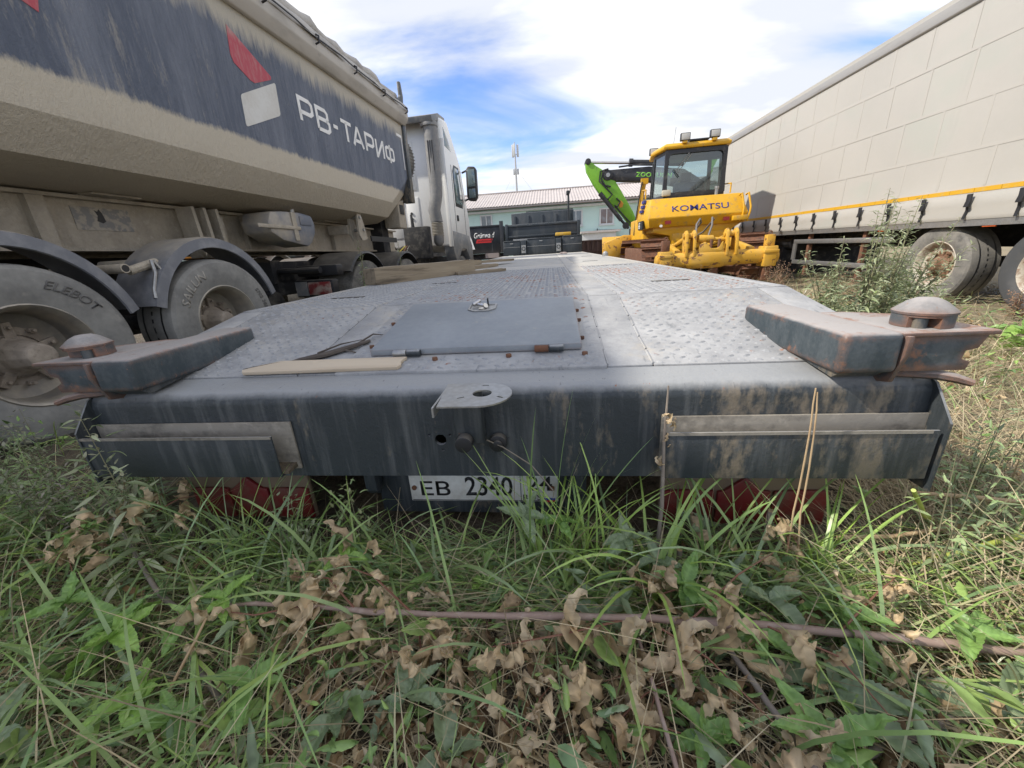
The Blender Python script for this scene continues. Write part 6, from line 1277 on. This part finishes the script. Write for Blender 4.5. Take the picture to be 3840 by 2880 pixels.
weed(-1.66, 3.25, .98, 4, 40, .085, MG_, 'green weed growing up beside the thick timber beam', spread=.12, lean=(.10, 0))
weed(-1.75, 3.6, 1.12, 2, 40, .07, MG_, 'thin weed with seed spike left of the timber beam', spread=.08, seedc=(.2, .19, .12))
weed(-1.68, 4.4, 1.10, 2, 40, .07, MG_, 'thin weed rising behind the timber beam', spread=.08, seedc=(.2, .19, .12))
weed(1.16, 1.0, .50, 5, 34, .055, MG_, 'fine leaved green weed at the right end of the bumper', spread=.3)
weed(1.35, 1.20, .45, 6, 34, .06, MG_, 'bushy fine leaved weed right of the bumper', spread=.4)
weed(1.28, .85, .40, 6, 30, .055, MG_, 'low fine leaved weed at the right edge', spread=.4)
weed(.98, .88, .52, 3, 26, .05, MG_, 'thin drooping weed before the right end of the right tray', spread=.2)
weed(-.62, .93, .34, 3, 22, .05, MG_, 'small leafy weed below the right end of the left tray', spread=.15, seedc=(.3, .33, .15))
weed(-.82, .93, .30, 4, 24, .045, MG_, 'small weed before the left reflector board', spread=.25, seedc=(.3, .33, .2))
yw = weed(1.45, 1.12, .40, 3, 26, .05, MG_, 'small weed with yellow flowers at the right of the bumper', spread=.15)
fl = []
for k in range(26):
    s_ = .012; e = (LVs-np.array([.5, 0, 0]))*np.array([s_*2, s_*2.5, s_*2]); fl.append((e@rotm(random.uniform(0, 6), random.uniform(-1, 1), 0).T+np.array([random.gauss(0, .018), random.gauss(0, .018), .30+.12*random.random()]), LFs, np.tile(np.array((.62, .52, .03)), (len(e), 1))))
vobj('yellow_flowers', *join(fl), HERB, None, yw)
i = 0
wh = ['along the low loader edge, nearest', 'along the low loader edge, second nearest', 'along the low loader edge, third nearest', 'below the bulldozer ripper', 'before the side guard', 'right of the side guard weeds', 'in front of the trailer wheel', 'left of the trailer wheel', 'between the trailer wheels', 'at the far edge of the deck', 'under the right ripper sleeve', 'behind the low bushy weed']
for x, y, h in ((1.55, 3.2, .50), (1.75, 4.3, .55), (1.6, 5.4, .55), (2.6, 7.3, .5), (3.4, 6.4, .6), (4.1, 6.2, .55), (4.2, 5.0, .42), (3.9, 5.6, .5), (4.9, 4.6, .35), (1.5, 7.0, .5), (3.9, 7.4, .55), (2.1, 4.6, .55)):
    weed(x, y, h, 9, 26, .07, BRN, 'dry rusty brown dock weed '+wh[i], 'dry_dock_weed', .5, grp='dry brown weeds', seedc=(.36, .21, .13)); i += 1
for k, (x, y, s_) in enumerate(((4.0, 3.6, .30), (3.4, 3.0, .26), (4.5, 3.9, .28))):
    t = thing('broad_leaf_plant', ('broad leaved plant before the second trailer wheel', 'broad leaved plant right of the twist lock', 'broad leaved plant under the second trailer wheel')[k], 'plant', (x, y, gz(x, y)))
    MB().tube([(0, 0, 0), (0, 0, .1)], .008, 6).build('stem', STEMG, t)
    for j in range(7): put(random.choice(GLM['mid']+GLM['bright']), 'leaf', t, (0, 0, .08), j*.9+random.random(), random.uniform(-.1, .5), 0, s_*random.uniform(.8, 1.2))
